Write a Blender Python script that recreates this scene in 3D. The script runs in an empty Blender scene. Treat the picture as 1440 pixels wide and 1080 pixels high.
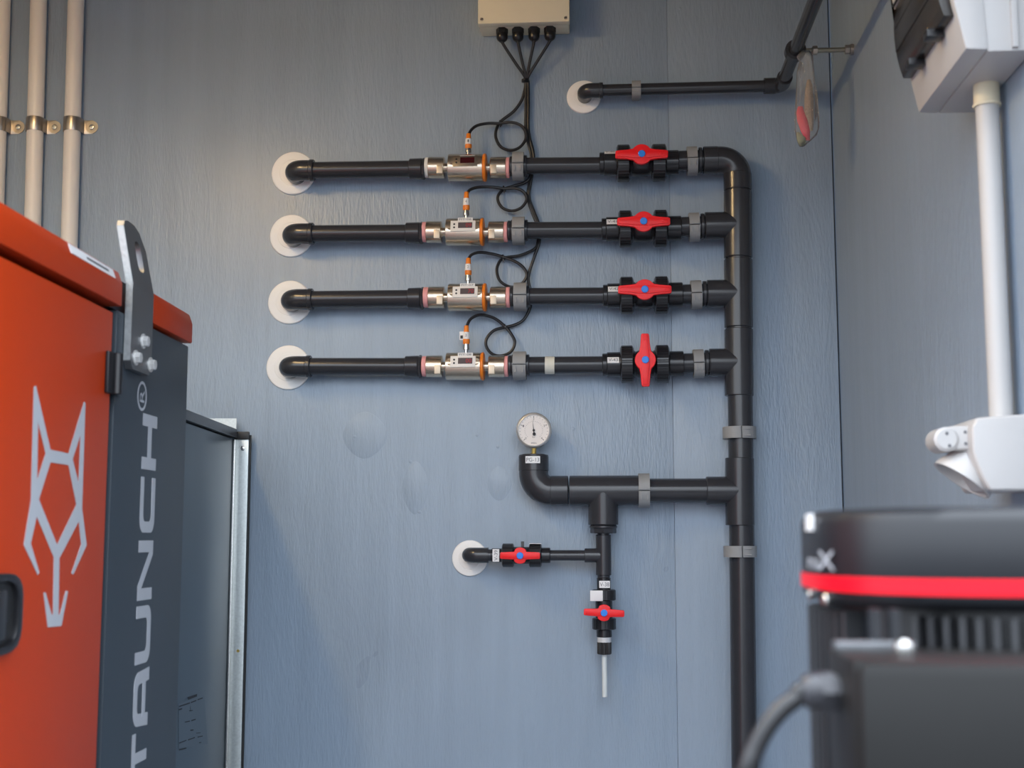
import bpy, bmesh, math, random
from mathutils import Vector, Matrix
random.seed(7)
V = Vector
PI = math.pi
scene = bpy.context.scene
C = scene.collection

# ------------------------------------------------------------------ camera, world, light, exposure
F = 1800.0                                   # focal length in pixels of the 1440x1080 frame
EYE = V((0, 0, 1.2))
PITCH = math.atan(215 / F)
YAW = math.atan(130 / F * math.cos(PITCH))
FWD = V((-math.sin(YAW) * math.cos(PITCH), math.cos(YAW) * math.cos(PITCH), math.sin(PITCH)))
RIGHT = V((math.cos(YAW), math.sin(YAW), 0))
UP = RIGHT.cross(FWD)
cam = bpy.data.cameras.new('camera')
cam.sensor_width = 36.0
cam.lens = F / 1440 * 36
cam.clip_start = 0.02
cam.dof.use_dof = True
cam.dof.focus_distance = 3.12
cam.dof.aperture_fstop = 5.6
camo = bpy.data.objects.new('camera', cam)
C.objects.link(camo)
camo.matrix_world = Matrix.Translation(EYE) @ Matrix((RIGHT, UP, -FWD)).transposed().to_4x4()
scene.camera = camo

world = bpy.data.worlds.new('sky')
scene.world = world
world.use_nodes = True
wn = world.node_tree
bg = wn.nodes['Background']
bg.inputs[1].default_value = 8.5
# standard overcast sky: zenith three times as bright as the horizon, L = (1 + 2 sin e) / 3
wt = wn.nodes.new('ShaderNodeTexCoord'); ws = wn.nodes.new('ShaderNodeSeparateXYZ')
wm = wn.nodes.new('ShaderNodeMath'); wm.operation = 'MULTIPLY_ADD'; wm.use_clamp = True
wm.inputs[1].default_value = 2 / 3; wm.inputs[2].default_value = 1 / 3
wx = wn.nodes.new('ShaderNodeMix'); wx.data_type = 'RGBA'
wx.inputs[6].default_value = (0, 0, 0, 1); wx.inputs[7].default_value = (0.82, 0.90, 1.0, 1)
wn.links.new(wt.outputs['Generated'], ws.inputs[0]); wn.links.new(ws.outputs['Z'], wm.inputs[0])
wn.links.new(wm.outputs[0], wx.inputs[0]); wn.links.new(wx.outputs[2], bg.inputs[0])

WALL_Y = 3.2
REAR_Y = 1.30                 # the long side of the container stands open towards the camera
LEFT_X = -1.78
CEIL_Z = 2.68

scene.view_settings.view_transform = 'Standard'
scene.view_settings.look = 'None'
scene.view_settings.gamma = 1.0
scene.view_settings.use_curve_mapping = False
scene.view_settings.exposure = 0.0

# ------------------------------------------------------------------ geometry of the view: pixel ray meets a real plane
def ray(px, py):
    return FWD + RIGHT * ((px - 720) / F) + UP * ((540 - py) / F)
def PY(px, py, Y):
    r = ray(px, py)
    return EYE + r * (Y / r.y)
def PX(px, py, X):
    r = ray(px, py)
    return EYE + r * (X / r.x)
def PP(px, py, o, n):
    r = ray(px, py)
    return EYE + r * ((o - EYE).dot(n) / r.dot(n))
def W(px, py, p=0.0):                        # point p metres in front of the back wall
    return PY(px, py, WALL_Y - p)
def mpp(pt):                                 # metres per pixel there
    return (pt - EYE).dot(FWD) / F
ZZ = V((0, 0, 1)); YY = V((0, 1, 0)); XX = V((1, 0, 0))
RIGHT_X = PY(1187, 700, WALL_Y).x

# ------------------------------------------------------------------ materials
MATS = {}
def nodes(m):
    m.use_nodes = True
    nt = m.node_tree
    return nt, nt.nodes['Principled BSDF']
def mat(name, col, rough=0.5, metal=0.0, noise=0.0, bump=0.0, scale=60.0, spec=0.5, emit=None, coat=0.0, stretch=None, rvar=0.0):
    m = bpy.data.materials.new(name)
    nt, b = nodes(m)
    b.inputs['Base Color'].default_value = (*col, 1)
    b.inputs['Roughness'].default_value = rough
    b.inputs['Metallic'].default_value = metal
    b.inputs['Specular IOR Level'].default_value = spec
    b.inputs['Coat Weight'].default_value = coat
    if emit:
        b.inputs['Emission Color'].default_value = (*emit[0], 1)
        b.inputs['Emission Strength'].default_value = emit[1]
    if noise or bump or rvar:
        tc = nt.nodes.new('ShaderNodeTexCoord')
        mp = nt.nodes.new('ShaderNodeMapping')
        if stretch: mp.inputs['Scale'].default_value = stretch
        nt.links.new(tc.outputs['Object'], mp.inputs[0])
        tx = nt.nodes.new('ShaderNodeTexNoise')
        tx.inputs['Scale'].default_value = scale
        tx.inputs['Detail'].default_value = 4
        nt.links.new(mp.outputs[0], tx.inputs[0])
        if noise:
            rp = nt.nodes.new('ShaderNodeMix'); rp.data_type = 'RGBA'
            rp.inputs[6].default_value = (*[c * (1 - noise) for c in col], 1)
            rp.inputs[7].default_value = (*[min(1, c * (1 + noise)) for c in col], 1)
            nt.links.new(tx.outputs[0], rp.inputs[0])
            nt.links.new(rp.outputs[2], b.inputs['Base Color'])
        if rvar:
            mr = nt.nodes.new('ShaderNodeMapRange')
            mr.inputs[3].default_value = max(0.02, rough - rvar); mr.inputs[4].default_value = rough + rvar
            nt.links.new(tx.outputs[0], mr.inputs[0]); nt.links.new(mr.outputs[0], b.inputs['Roughness'])
        if bump:
            bp = nt.nodes.new('ShaderNodeBump')
            bp.inputs['Strength'].default_value = 1.0
            bp.inputs['Distance'].default_value = bump
            nt.links.new(tx.outputs[0], bp.inputs['Height'])
            nt.links.new(bp.outputs[0], b.inputs['Normal'])
    MATS[name] = m
    return m

def wall_paint(name, col, axes, rough=0.30):
    """grey-blue paint rolled over plywood: vertical grain relief, patchy sheen, grain swirls around knots"""
    m = bpy.data.materials.new(name)
    nt, b = nodes(m)
    N, L = nt.nodes.new, nt.links.new
    tc = N('ShaderNodeTexCoord')
    def mapped(s):
        mp = N('ShaderNodeMapping'); mp.inputs['Scale'].default_value = s
        L(tc.outputs['Object'], mp.inputs[0]); return mp
    def noise(mp, sc, det=4, dist=0.0):
        t = N('ShaderNodeTexNoise'); t.inputs['Scale'].default_value = sc; t.inputs['Detail'].default_value = det
        t.inputs['Distortion'].default_value = dist
        L(mp.outputs[0], t.inputs[0]); return t
    fine = noise(mapped((1, 1, 0.16)), 240, 3)
    grain = noise(mapped((1, 1, 0.22)), 9, 5, 2.2)
    big = noise(mapped((1, 1, 0.7)), 2.3, 3, 0.6)
    wav = N('ShaderNodeMath'); wav.operation = 'MULTIPLY'; wav.inputs[1].default_value = 34
    L(grain.outputs[0], wav.inputs[0])
    sn = N('ShaderNodeMath'); sn.operation = 'SINE'; L(wav.outputs[0], sn.inputs[0])
    a1 = N('ShaderNodeMath'); a1.operation = 'MULTIPLY_ADD'; a1.inputs[1].default_value = 0.11
    L(sn.outputs[0], a1.inputs[0]); L(fine.outputs[0], a1.inputs[2])
    bp = N('ShaderNodeBump'); bp.inputs['Strength'].default_value = 1.0; bp.inputs['Distance'].default_value = 0.0011
    L(a1.outputs[0], bp.inputs['Height'])
    bp2 = N('ShaderNodeBump'); bp2.inputs['Strength'].default_value = 1.0; bp2.inputs['Distance'].default_value = 0.004
    L(big.outputs[0], bp2.inputs['Height']); L(bp2.outputs[0], bp.inputs['Normal'])
    L(bp.outputs[0], b.inputs['Normal'])
    mx = N('ShaderNodeMix'); mx.data_type = 'RGBA'
    mx.inputs[6].default_value = (*[c * 0.88 for c in col], 1); mx.inputs[7].default_value = (*[c * 1.13 for c in col], 1)
    strk = noise(mapped((1, 1, 0.06)), 26, 4)
    L(big.outputs[0], mx.inputs[0])
    m2 = N('ShaderNodeMix'); m2.data_type = 'RGBA'; m2.blend_type = 'MULTIPLY'; m2.inputs[0].default_value = 1.0
    vr = N('ShaderNodeMapRange'); vr.inputs[1].default_value = 0.25; vr.inputs[2].default_value = 0.75; vr.inputs[3].default_value = 0.93; vr.inputs[4].default_value = 1.05
    L(strk.outputs[0], vr.inputs[0]); L(mx.outputs[2], m2.inputs[6]); L(vr.outputs[0], m2.inputs[7])
    L(m2.outputs[2], b.inputs['Base Color'])
    mr = N('ShaderNodeMapRange'); mr.inputs[1].default_value = 0.1; mr.inputs[2].default_value = 0.9
    mr.inputs[3].default_value = rough - 0.08; mr.inputs[4].default_value = rough + 0.14
    L(big.outputs[0], mr.inputs[0]); L(mr.outputs[0], b.inputs['Roughness'])
    MATS[name] = m
    return m

wall_paint('wall_paint', (0.298, 0.374, 0.470), None)
mat('ceiling_paint', (0.16, 0.165, 0.17), 0.6, noise=0.05, scale=8)
mat('floor_coat', (0.20, 0.20, 0.21), 0.5, noise=0.2, scale=12)
mat('ground', (0.09, 0.09, 0.092), 0.9, noise=0.25, scale=3)
mat('seam', (0.03, 0.03, 0.032), 0.8, noise=0.1)
mat('pvc', (0.034, 0.035, 0.041), 0.22, noise=0.10, scale=25, rvar=0.04)
mat('pvc_valve', (0.019, 0.019, 0.022), 0.22, noise=0.1, scale=40, rvar=0.04)
mat('clamp_grey', (0.28, 0.285, 0.29), 0.5, noise=0.08, scale=60)
mat('white_plastic', (0.90, 0.89, 0.88), 0.4, noise=0.03, scale=30)
mat('conduit_white', (0.86, 0.80, 0.73), 0.4, noise=0.03, scale=10)
mat('box_white', (0.49, 0.475, 0.465), 0.42, noise=0.02, scale=20)
mat('box_beige', (0.80, 0.73, 0.56), 0.5, noise=0.03, scale=30)
mat('gland_cream', (0.72, 0.64, 0.47), 0.45, noise=0.03)
mat('socket_inner', (0.62, 0.52, 0.43), 0.5, noise=0.04)
mat('red_plastic', (0.86, 0.010, 0.014), 0.36, noise=0.04, scale=40, spec=0.35)
mat('blue_plastic', (0.015, 0.22, 0.80), 0.4, noise=0.04)
mat('nickel', (0.74, 0.635, 0.50), 0.27, 1.0, noise=0.03, scale=12)
mat('nickel_matte', (0.55, 0.46, 0.36), 0.5, 1.0, noise=0.05, scale=40)
mat('steel', (0.62, 0.61, 0.59), 0.25, 1.0, noise=0.06, scale=60, rvar=0.05)
mat('strap_steel', (0.52, 0.46, 0.40), 0.33, 1.0, noise=0.1, scale=60, rvar=0.08)
mat('bracket_steel', (0.16, 0.165, 0.175), 0.36, 0.7, noise=0.2, scale=40, rvar=0.08)
mat('cut_edge', (0.30, 0.315, 0.32), 0.5, 0.55, noise=0.3, scale=140, bump=0.0008, rvar=0.12)
mat('galvanised', (0.56, 0.60, 0.60), 0.42, 0.85, noise=0.22, scale=170, rvar=0.1)
mat('duct_sheet', (0.095, 0.13, 0.16), 0.33, 0.35, noise=0.06, scale=4, rvar=0.05)
mat('zinc', (0.74, 0.74, 0.73), 0.3, 0.55, noise=0.05, scale=60)
mat('bezel', (0.80, 0.79, 0.77), 0.3, 0.75, noise=0.03, scale=60)
mat('brass', (0.72, 0.50, 0.14), 0.28, 1.0, noise=0.06)
mat('orange_plastic', (0.83, 0.22, 0.015), 0.4, noise=0.04)
mat('pink_seal', (0.80, 0.36, 0.36), 0.55, noise=0.08, scale=90)
mat('white_tape', (0.80, 0.79, 0.76), 0.6, noise=0.04, scale=90)
mat('masking_tape', (0.66, 0.65, 0.58), 0.7, noise=0.06, scale=120)
mat('panel_label', (0.80, 0.77, 0.74), 0.45, noise=0.02)
mat('screen', (0.11, 0.09, 0.095), 0.2, noise=0.05)
mat('screen_red', (0.05, 0.006, 0.008), 0.12, noise=0.05)
mat('digit_red', (0.30, 0.01, 0.02), 0.4, emit=((0.9, 0.06, 0.12), 0.10), noise=0.02)
mat('ink', (0.02, 0.02, 0.025), 0.6, noise=0.05)
mat('ink_grey', (0.14, 0.14, 0.15), 0.6, noise=0.05)
mat('black_rubber', (0.012, 0.012, 0.013), 0.45, noise=0.1, scale=60)
mat('black_plastic', (0.010, 0.010, 0.012), 0.3, noise=0.1, scale=60)
mat('cable_black', (0.014, 0.014, 0.016), 0.40, noise=0.1, scale=60)
mat('tag_white', (0.78, 0.78, 0.79), 0.4, noise=0.02)
mat('tag_silver', (0.60, 0.61, 0.63), 0.4, noise=0.06, scale=300)
mat('dial_white', (0.76, 0.71, 0.68), 0.5, noise=0.02)
mat('clear_tube', (0.66, 0.70, 0.70), 0.3, noise=0.05)
mat('orange_paint', (0.45, 0.036, 0.002), 0.42, spec=0.20, noise=0.03, scale=6, bump=0.00012, rvar=0.04)
mat('charcoal_paint', (0.030, 0.042, 0.055), 0.42, noise=0.06, scale=500, bump=0.0002, rvar=0.04)
mat('decal_silver', (0.42, 0.44, 0.48), 0.45, noise=0.02)
mat('motor_black', (0.010, 0.011, 0.014), 0.36, spec=0.4, noise=0.08, scale=20, rvar=0.05)
mat('motor_box', (0.010, 0.010, 0.010), 0.45, spec=0.25, noise=0.06, scale=20, rvar=0.05)
mat('red_band', (0.72, 0.004, 0.016), 0.35, noise=0.02, spec=0.25)
mat('fin_black', (0.035, 0.036, 0.040), 0.4, noise=0.05, scale=30)
mat('smoked_window', (0.020, 0.016, 0.013), 0.22, noise=0.1, scale=10)
mat('gland_grey', (0.03, 0.03, 0.036), 0.4, noise=0.05)
mat('rod_zinc', (0.36, 0.33, 0.26), 0.4, 0.9, noise=0.15, scale=90)
mat('bag_red', (0.80, 0.05, 0.09), 0.4, noise=0.12, scale=60)
mat('bag_green', (0.32, 0.36, 0.22), 0.5, noise=0.3, scale=80)
mat('bag_brown', (0.34, 0.24, 0.17), 0.35, noise=0.6, scale=260, bump=0.002)
mat('lamp_tube', (1, 1, 1), 0.4, emit=((1.0, 0.68, 0.32), 92.0), noise=0.001)
mat('lamp_body', (0.75, 0.75, 0.73), 0.4, noise=0.02)

def film(name, tint, gloss):
    m = bpy.data.materials.new(name); m.use_nodes = True
    nt = m.node_tree; nt.nodes.clear()
    N, L = nt.nodes.new, nt.links.new
    o = N('ShaderNodeOutputMaterial'); mx = N('ShaderNodeMixShader'); t = N('ShaderNodeBsdfTransparent'); g = N('ShaderNodeBsdfGlossy')
    g.inputs['Roughness'].default_value = 0.18
    t.inputs[0].default_value = (*tint, 1)
    df = N('ShaderNodeBsdfDiffuse'); df.inputs[0].default_value = (0.9, 0.88, 0.86, 1)
    mk = N('ShaderNodeMixShader'); mk.inputs[0].default_value = 0.09 if name == 'bag_film' else 0.0
    fr = N('ShaderNodeFresnel'); fr.inputs[0].default_value = 1.45
    ml = N('ShaderNodeMath'); ml.operation = 'MULTIPLY'; ml.inputs[1].default_value = gloss
    L(fr.outputs[0], ml.inputs[0]); L(ml.outputs[0], mx.inputs[0]); L(t.outputs[0], mx.inputs[1]); L(g.outputs[0], mx.inputs[2]); L(mx.outputs[0], mk.inputs[1]); L(df.outputs[0], mk.inputs[2]); L(mk.outputs[0], o.inputs[0])
    tx = N('ShaderNodeTexNoise'); tx.inputs['Scale'].default_value = 70
    bp = N('ShaderNodeBump'); bp.inputs['Distance'].default_value = 0.004; L(tx.outputs[0], bp.inputs['Height'])
    if name == 'bag_film': L(bp.outputs[0], g.inputs['Normal'])
    MATS[name] = m
film('bag_film', (0.97, 0.96, 0.95), 2.2)
film('glass', (0.96, 0.97, 0.97), 0.9)

# ------------------------------------------------------------------ mesh helpers
def frame(d):
    d = d.normalized()
    a = ZZ if abs(d.z) < 0.9 else YY
    x = d.cross(a).normalized()
    return x, x.cross(d).normalized()

class MB:
    def __init__(self): self.bm = bmesh.new()
    def ring_faces(self, rings, closed_u=True, cap=True):
        bm = self.bm
        for a, b in zip(rings[:-1], rings[1:]):
            n = len(a)
            for i in range(n if closed_u else n - 1):
                j = (i + 1) % n
                bm.faces.new((a[i], a[j], b[j], b[i]))
        if cap:
            bm.faces.new(list(reversed(rings[0]))); bm.faces.new(rings[-1])
    def lathe(self, A, d, prof, seg=40, cap=True, ribs=0, amp=0.0, ex=None, power=2.0):
        """profile of (distance along d, radius) about the axis through A"""
        d = d.normalized(); x, y = frame(d)
        if ex is not None: x = ex.normalized(); y = d.cross(x)
        rings = []
        for t, r in prof:
            ring = []
            for i in range(seg):
                th = 2 * PI * i / seg
                k = 1.0
                if ribs: k += amp * (1 if math.cos(ribs * th) > 0 else -1)
                c, s = math.cos(th), math.sin(th)
                if power != 2.0: k *= (abs(c) ** power + abs(s) ** power) ** (-1 / power)
                ring.append(self.bm.verts.new(A + d * t + (x * c + y * s) * (r * k)))
            rings.append(ring)
        self.ring_faces(rings, True, cap)
        return self
    def tube(self, pts, r, seg=14, cap=True, radii=None):
        rings = []
        n = len(pts)
        x = None
        for i, p in enumerate(pts):
            d = (pts[min(i + 1, n - 1)] - pts[max(i - 1, 0)]).normalized()
            if x is None: x, _ = frame(d)
            x = (x - d * x.dot(d)).normalized()
            y = d.cross(x)
            rr = radii[i] if radii else r
            rings.append([self.bm.verts.new(p + (x * math.cos(2 * PI * k / seg) + y * math.sin(2 * PI * k / seg)) * rr) for k in range(seg)])
        self.ring_faces(rings, True, cap)
        return self
    def prism(self, poly, ext, hole=None):
        """planar polygon of 3D points extruded by the vector ext (optional hole with the same number of points)"""
        bm = self.bm
        a = [bm.verts.new(p) for p in poly]; b = [bm.verts.new(p + ext) for p in poly]
        n = len(a)
        for i in range(n): bm.faces.new((a[i], a[(i + 1) % n], b[(i + 1) % n], b[i]))
        if hole is None:
            bm.faces.new(list(reversed(a))); bm.faces.new(b)
        else:
            c = [bm.verts.new(p) for p in hole]; e = [bm.verts.new(p + ext) for p in hole]
            for i in range(n):
                j = (i + 1) % n
                bm.faces.new((c[j], c[i], e[i], e[j]))
                bm.faces.new((a[j], a[i], c[i], c[j])); bm.faces.new((b[i], b[j], e[j], e[i]))
        return self
    def box(self, c, ex, ey, ez):
        """centre and three half-extent vectors"""
        p = [c - ex - ey - ez, c + ex - ey - ez, c + ex + ey - ez, c - ex + ey - ez]
        return self.prism(p, ez * 2)
    def build(self, name, m, parent=None, bevel=0.0, bseg=2, sharp=32, tri=False):
        bm = self.bm
        bmesh.ops.recalc_face_normals(bm, faces=bm.faces[:])
        if bevel:
            es = [e for e in bm.edges if len(e.link_faces) == 2 and e.calc_face_angle(0) > 0.5]
            bmesh.ops.bevel(bm, geom=es, offset=bevel, segments=bseg, profile=0.6, affect='EDGES', clamp_overlap=True)
        off = ORIG.get(parent.name if parent else None, V((0, 0, 0)))
        if parent is None:                  # a thing that is one mesh: origin at its lowest middle
            lo = V((min(v.co[i] for v in bm.verts) for i in range(3))); hi = V((max(v.co[i] for v in bm.verts) for i in range(3)))
            off = V(((lo.x + hi.x) / 2, (lo.y + hi.y) / 2, lo.z))
        for v in bm.verts: v.co -= off
        me = bpy.data.meshes.new(name)
        bm.to_mesh(me); bm.free()
        me.materials.append(MATS[m])
        for p in me.polygons: p.use_smooth = True
        me.set_sharp_from_angle(angle=math.radians(sharp))
        o = bpy.data.objects.new(name, me)
        C.objects.link(o)
        if parent is None: o.location = off
        else: o.parent = parent
        ORIG[o.name] = off
        return o
ORIG = {}
def thing(name, label, cat, loc, group=None):
    o = bpy.data.objects.new(name, None)
    C.objects.link(o)
    o.empty_display_size = 0.03
    o.location = loc
    ORIG[o.name] = V(loc)
    o['label'] = label; o['category'] = cat
    if group: o['group'] = group
    return o
def tag(o, label, cat, group=None):
    o['label'] = label; o['category'] = cat
    if group: o['group'] = group
    return o
def structure(o):
    o['kind'] = 'structure'; return o

def spline(pts, sub=8):
    out = []
    n = len(pts)
    for i in range(n - 1):
        p0, p1, p2, p3 = pts[max(i - 1, 0)], pts[i], pts[i + 1], pts[min(i + 2, n - 1)]
        for k in range(sub):
            t = k / sub
            out.append(0.5 * ((2 * p1) + (p2 - p0) * t + (2 * p0 - 5 * p1 + 4 * p2 - p3) * t * t + (3 * p1 - p0 - 3 * p2 + p3) * t ** 3))
    out.append(pts[-1])
    return out
def bend(A, K, B, rad, n=10):
    """path A -> corner K -> B with the corner rounded"""
    a = (A - K).normalized(); b = (B - K).normalized()
    out = [A]
    h = a.angle(b) / 2
    tl = rad / math.tan(h)
    P, Q = K + a * tl, K + b * tl
    ctr = K + (a + b).normalized() * (rad / math.sin(h))
    u = P - ctr; w = Q - ctr
    tot = u.angle(w)
    for i in range(n + 1):
        t = i / n
        out.append(ctr + (u * math.sin((1 - t) * tot) + w * math.sin(t * tot)) / math.sin(tot))
    out.append(B)
    return out
def text(body, o, e1, e2, w, h, m, parent, name='lettering', lift=None, extrude=0.0):
    """flat lettering fitted in a w x h field centred at o, reading along e1"""
    cu = bpy.data.curves.new('t', 'FONT'); cu.body = body; cu.resolution_u = 3
    to = bpy.data.objects.new('t', cu)
    me = bpy.data.meshes.new_from_object(to)
    bpy.data.objects.remove(to); bpy.data.curves.remove(cu)
    xs = [v.co.x for v in me.vertices]; ys = [v.co.y for v in me.vertices]
    x0, x1, y0, y1 = min(xs), max(xs), min(ys), max(ys)
    off = ORIG[parent.name]
    e1 = e1.normalized(); e2 = e2.normalized()
    nn = e1.cross(e2) * (0.0004 if lift is None else lift)
    for v in me.vertices:
        a = (v.co.x - (x0 + x1) / 2) / (x1 - x0) * w
        b = (v.co.y - (y0 + y1) / 2) / (y1 - y0) * h
        v.co = o + e1 * a + e2 * b + nn - off
    me.name = name
    me.materials.append(MATS[m])
    ob = bpy.data.objects.new(name, me); C.objects.link(ob); ob.parent = parent
    ORIG[ob.name] = off
    return ob

# ------------------------------------------------------------------ the room: painted plywood container, open at the camera end
T = 0.04
FRONT0 = -YY
gapx0, gapx1 = W(944, 500).x, W(946, 500).x
wb = structure(MB().box(V(((LEFT_X + RIGHT_X) / 2, WALL_Y + 0.035, CEIL_Z / 2)), V(((RIGHT_X - LEFT_X) / 2 + 0.05, 0, 0)), V((0, 0.015, 0)), V((0, 0, CEIL_Z / 2))).build('wall_back', 'wall_paint'))
ORIG[wb.name] = wb.location.copy()
def wall_panel(x0, x1):
    MB().box(V(((x0 + x1) / 2, WALL_Y + 0.01, CEIL_Z / 2)), V(((x1 - x0) / 2, 0, 0)), V((0, 0.01, 0)), V((0, 0, CEIL_Z / 2))).build('panel', 'wall_paint', wb, bevel=0.0006)
gm = (gapx0 + gapx1) / 2
wall_panel(LEFT_X, gm - 0.0003)
wall_panel(gm + 0.0003, RIGHT_X - 0.0045)
MB().box(V((RIGHT_X - 0.00225, WALL_Y + 0.0125, CEIL_Z / 2)), XX * 0.0021, YY * 0.006, ZZ * (CEIL_Z / 2)).build('corner_joint', 'seam', wb)
wr = structure(MB().box(V((RIGHT_X + 0.02, (REAR_Y + WALL_Y) / 2, CEIL_Z / 2)), V((0.02, 0, 0)), V((0, (WALL_Y - REAR_Y) / 2, 0)), V((0, 0, CEIL_Z / 2))).build('wall_right', 'wall_paint'))
structure(MB().box(V((LEFT_X - 0.02, (REAR_Y + WALL_Y) / 2, CEIL_Z / 2)), V((0.02, 0, 0)), V((0, (WALL_Y - REAR_Y) / 2, 0)), V((0, 0, CEIL_Z / 2))).build('wall_left', 'wall_paint'))
structure(MB().box(V(((LEFT_X + RIGHT_X) / 2, (REAR_Y + WALL_Y) / 2, -0.02)), V(((RIGHT_X - LEFT_X) / 2 + 0.04, 0, 0)), V((0, (WALL_Y - REAR_Y) / 2, 0)), V((0, 0, 0.02))).build('floor', 'floor_coat'))
structure(MB().box(V(((LEFT_X + RIGHT_X) / 2, (REAR_Y + WALL_Y) / 2, CEIL_Z + 0.02)), V(((RIGHT_X - LEFT_X) / 2 + 0.04, 0, 0)), V((0, (WALL_Y - REAR_Y) / 2, 0)), V((0, 0, 0.02))).build('ceiling', 'ceiling_paint'))
structure(MB().box(V((0, -18.71, -0.02)), V((30, 0, 0)), V((0, 20.0, 0)), V((0, 0, 0.02))).build('ground', 'ground'))
structure(MB().box(V(((LEFT_X + RIGHT_X) / 2, REAR_Y + 0.03, CEIL_Z - 0.14)), V(((RIGHT_X - LEFT_X) / 2 - 0.001, 0, 0)), V((0, 0.03, 0)), V((0, 0, 0.1399))).build('shading_header_1', 'ceiling_paint'))   # unseen header beam added over the open side to shade the upper wall
# filler screws in the plywood: small painted-over heads
for px, py in ((499, 614), (577, 649), (671, 612), (956, 12), (700, 628), (590, 720), (806, 603)):
    c = W(px, py)
    MB().lathe(c + V((0, 0.001, 0)), -YY, [(0, 0.0045), (0.0016, 0.0042), (0.0022, 0.003)], 12).build('screw', 'wall_paint', wb)

# boat-shaped plywood patches painted over
for px, py, hw, hh in ((584, 686, 18, 37), (702, 680, 17, 24), (513, 612, 31, 33)):
    c = W(px, py); k = mpp(c)
    pts = []
    for i in range(40):
        a = 2 * PI * i / 40
        x = math.sin(a) * (1 - 0.25 * math.cos(a) ** 2); z = math.cos(a)
        pts.append(c + XX * (x * hw * k) + ZZ * (z * hh * k) + V((0, 0.002, 0)))
    MB().prism(pts, FRONT0 * 0.0026).build('plywood_patch', 'wall_paint', wb, bevel=0.0005)
# a linear ceiling lamp over the aisle
lamp = thing('ceiling_lamp', 'long linear lamp mounted under the ceiling, above the picture', 'lamp', V((-1.3, 1.75, CEIL_Z - 0.07)))
lc = V((-1.3, 1.75, CEIL_Z))
MB().box(lc - ZZ * 0.02, XX * 0.05, YY * 0.34, ZZ * 0.0199).build('housing', 'lamp_body', lamp, bevel=0.004)
MB().box(lc - ZZ * 0.068, XX * 0.03, YY * 0.32, ZZ * 0.028).build('diffuser', 'lamp_tube', lamp, bevel=0.008)

# ------------------------------------------------------------------ pipework on the back wall
PA = 0.056                                    # pipe axis in front of the wall
FRONT = -YY
def rosette(px, py, rpx, label):
    c = W(px, py); r = rpx * mpp(c)
    o = MB().lathe(c + V((0, -0.0005, 0)), FRONT, [(0, r), (0.003, r), (0.0055, r * 0.97), (0.0065, r * 0.9), (0.007, r * 0.62), (0.008, r * 0.6)], 56).build('wall_rosette', 'white_plastic')
    return tag(o, label, 'wall rosette', 'white rosettes where pipes leave the wall')
def clamp(A, d, w, r, label, foot, th=0.006):
    """grey two-jaw pipe clamp round the point A of a pipe of direction d, foot = vector from axis to the wall"""
    d = d.normalized()
    f = foot.normalized(); up = f.cross(d).normalized()
    root = thing('pipe_clamp', label, 'pipe clamp', A + foot, 'grey plastic pipe clamps')
    def arc(a0, a1):
        pin, pout = [], []
        n = 14
        for i in range(n + 1):
            t = a0 + (a1 - a0) * i / n
            u = -f * math.cos(t) + up * math.sin(t)
            k = (abs(math.cos(t)) ** 3.2 + abs(math.sin(t)) ** 3.2) ** (-1 / 3.2)
            pin.append(A + u * (r * 1.003)); pout.append(A + u * ((r + th) * (k * 0.55 + 0.45)))
        poly = pin + list(reversed(pout))
        m = MB(); bm = m.bm
        rings = []
        for q, s in ((0, -w / 2), (1, w / 2)):
            rings.append([bm.verts.new(p + d * s) for p in poly])
        m.ring_faces(rings, True, False)
        N = n + 1
        for rr in rings:
            for i in range(n):
                bm.faces.new((rr[i], rr[i + 1], rr[2 * N - 2 - i], rr[2 * N - 1 - i]))
        return m
    arc(0.06, PI * 0.93).build('upper_jaw', 'clamp_grey', root)
    lo = arc(-PI * 0.93, 0.0).build('lower_jaw', 'clamp_grey', root)
    # ribs and latch moulded on the front
    for s in (-0.28, 0.28):
        MB().box(A - f * (r + th * 1.02) + up * (r * 0.45) + d * (w * s), d * (w * 0.05), up * (r * 0.3), f * 0.0012).build('rib', 'clamp_grey', root)
    MB().box(A - f * (r + th * 1.02) - up * (r * 0.12), d * (w * 0.42), up * 0.0022, f * 0.0016).build('latch', 'clamp_grey', root)
    L = foot.length
    MB().box(A + f * ((r + L) / 2 + 0.002), d * (w * 0.42), up * (r * 0.62), f * ((L - r) / 2 - 0.0022)).build('foot', 'clamp_grey', root)
    return root
def label_plate(c, e1, e2, w, h, body, parent, tw=0.8, th_=0.5, m='tag_white', ink='ink_grey', curve=None):
    n = e1.cross(e2).normalized()
    if curve:                                  # sticker wrapped round a cylinder of radius curve about an axis along e1
        mb = MB(); bm = mb.bm
        rows = []
        for i in range(7):
            a = (i / 6 - 0.5) * h / curve
            p = c + e2 * (math.sin(a) * curve) + n * ((math.cos(a) - 1) * curve)
            q = n * (0.0004)
            rows.append((bm.verts.new(p - e1 * w / 2 + q), bm.verts.new(p + e1 * w / 2 + q)))
        for a, b in zip(rows[:-1], rows[1:]): bm.faces.new((a[0], a[1], b[1], b[0]))
        pl_ = mb.build('label_sticker', m, parent)
    else:
        pl_ = MB().box(c, e1 * (w / 2), e2 * (h / 2), n * 0.0003).build('label_sticker', m, parent)
    if body: text(body, c, e1, e2, w * tw, h * th_, ink, parent if len(body) > 40 else pl_, lift=0.0011)
    return pl_

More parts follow.
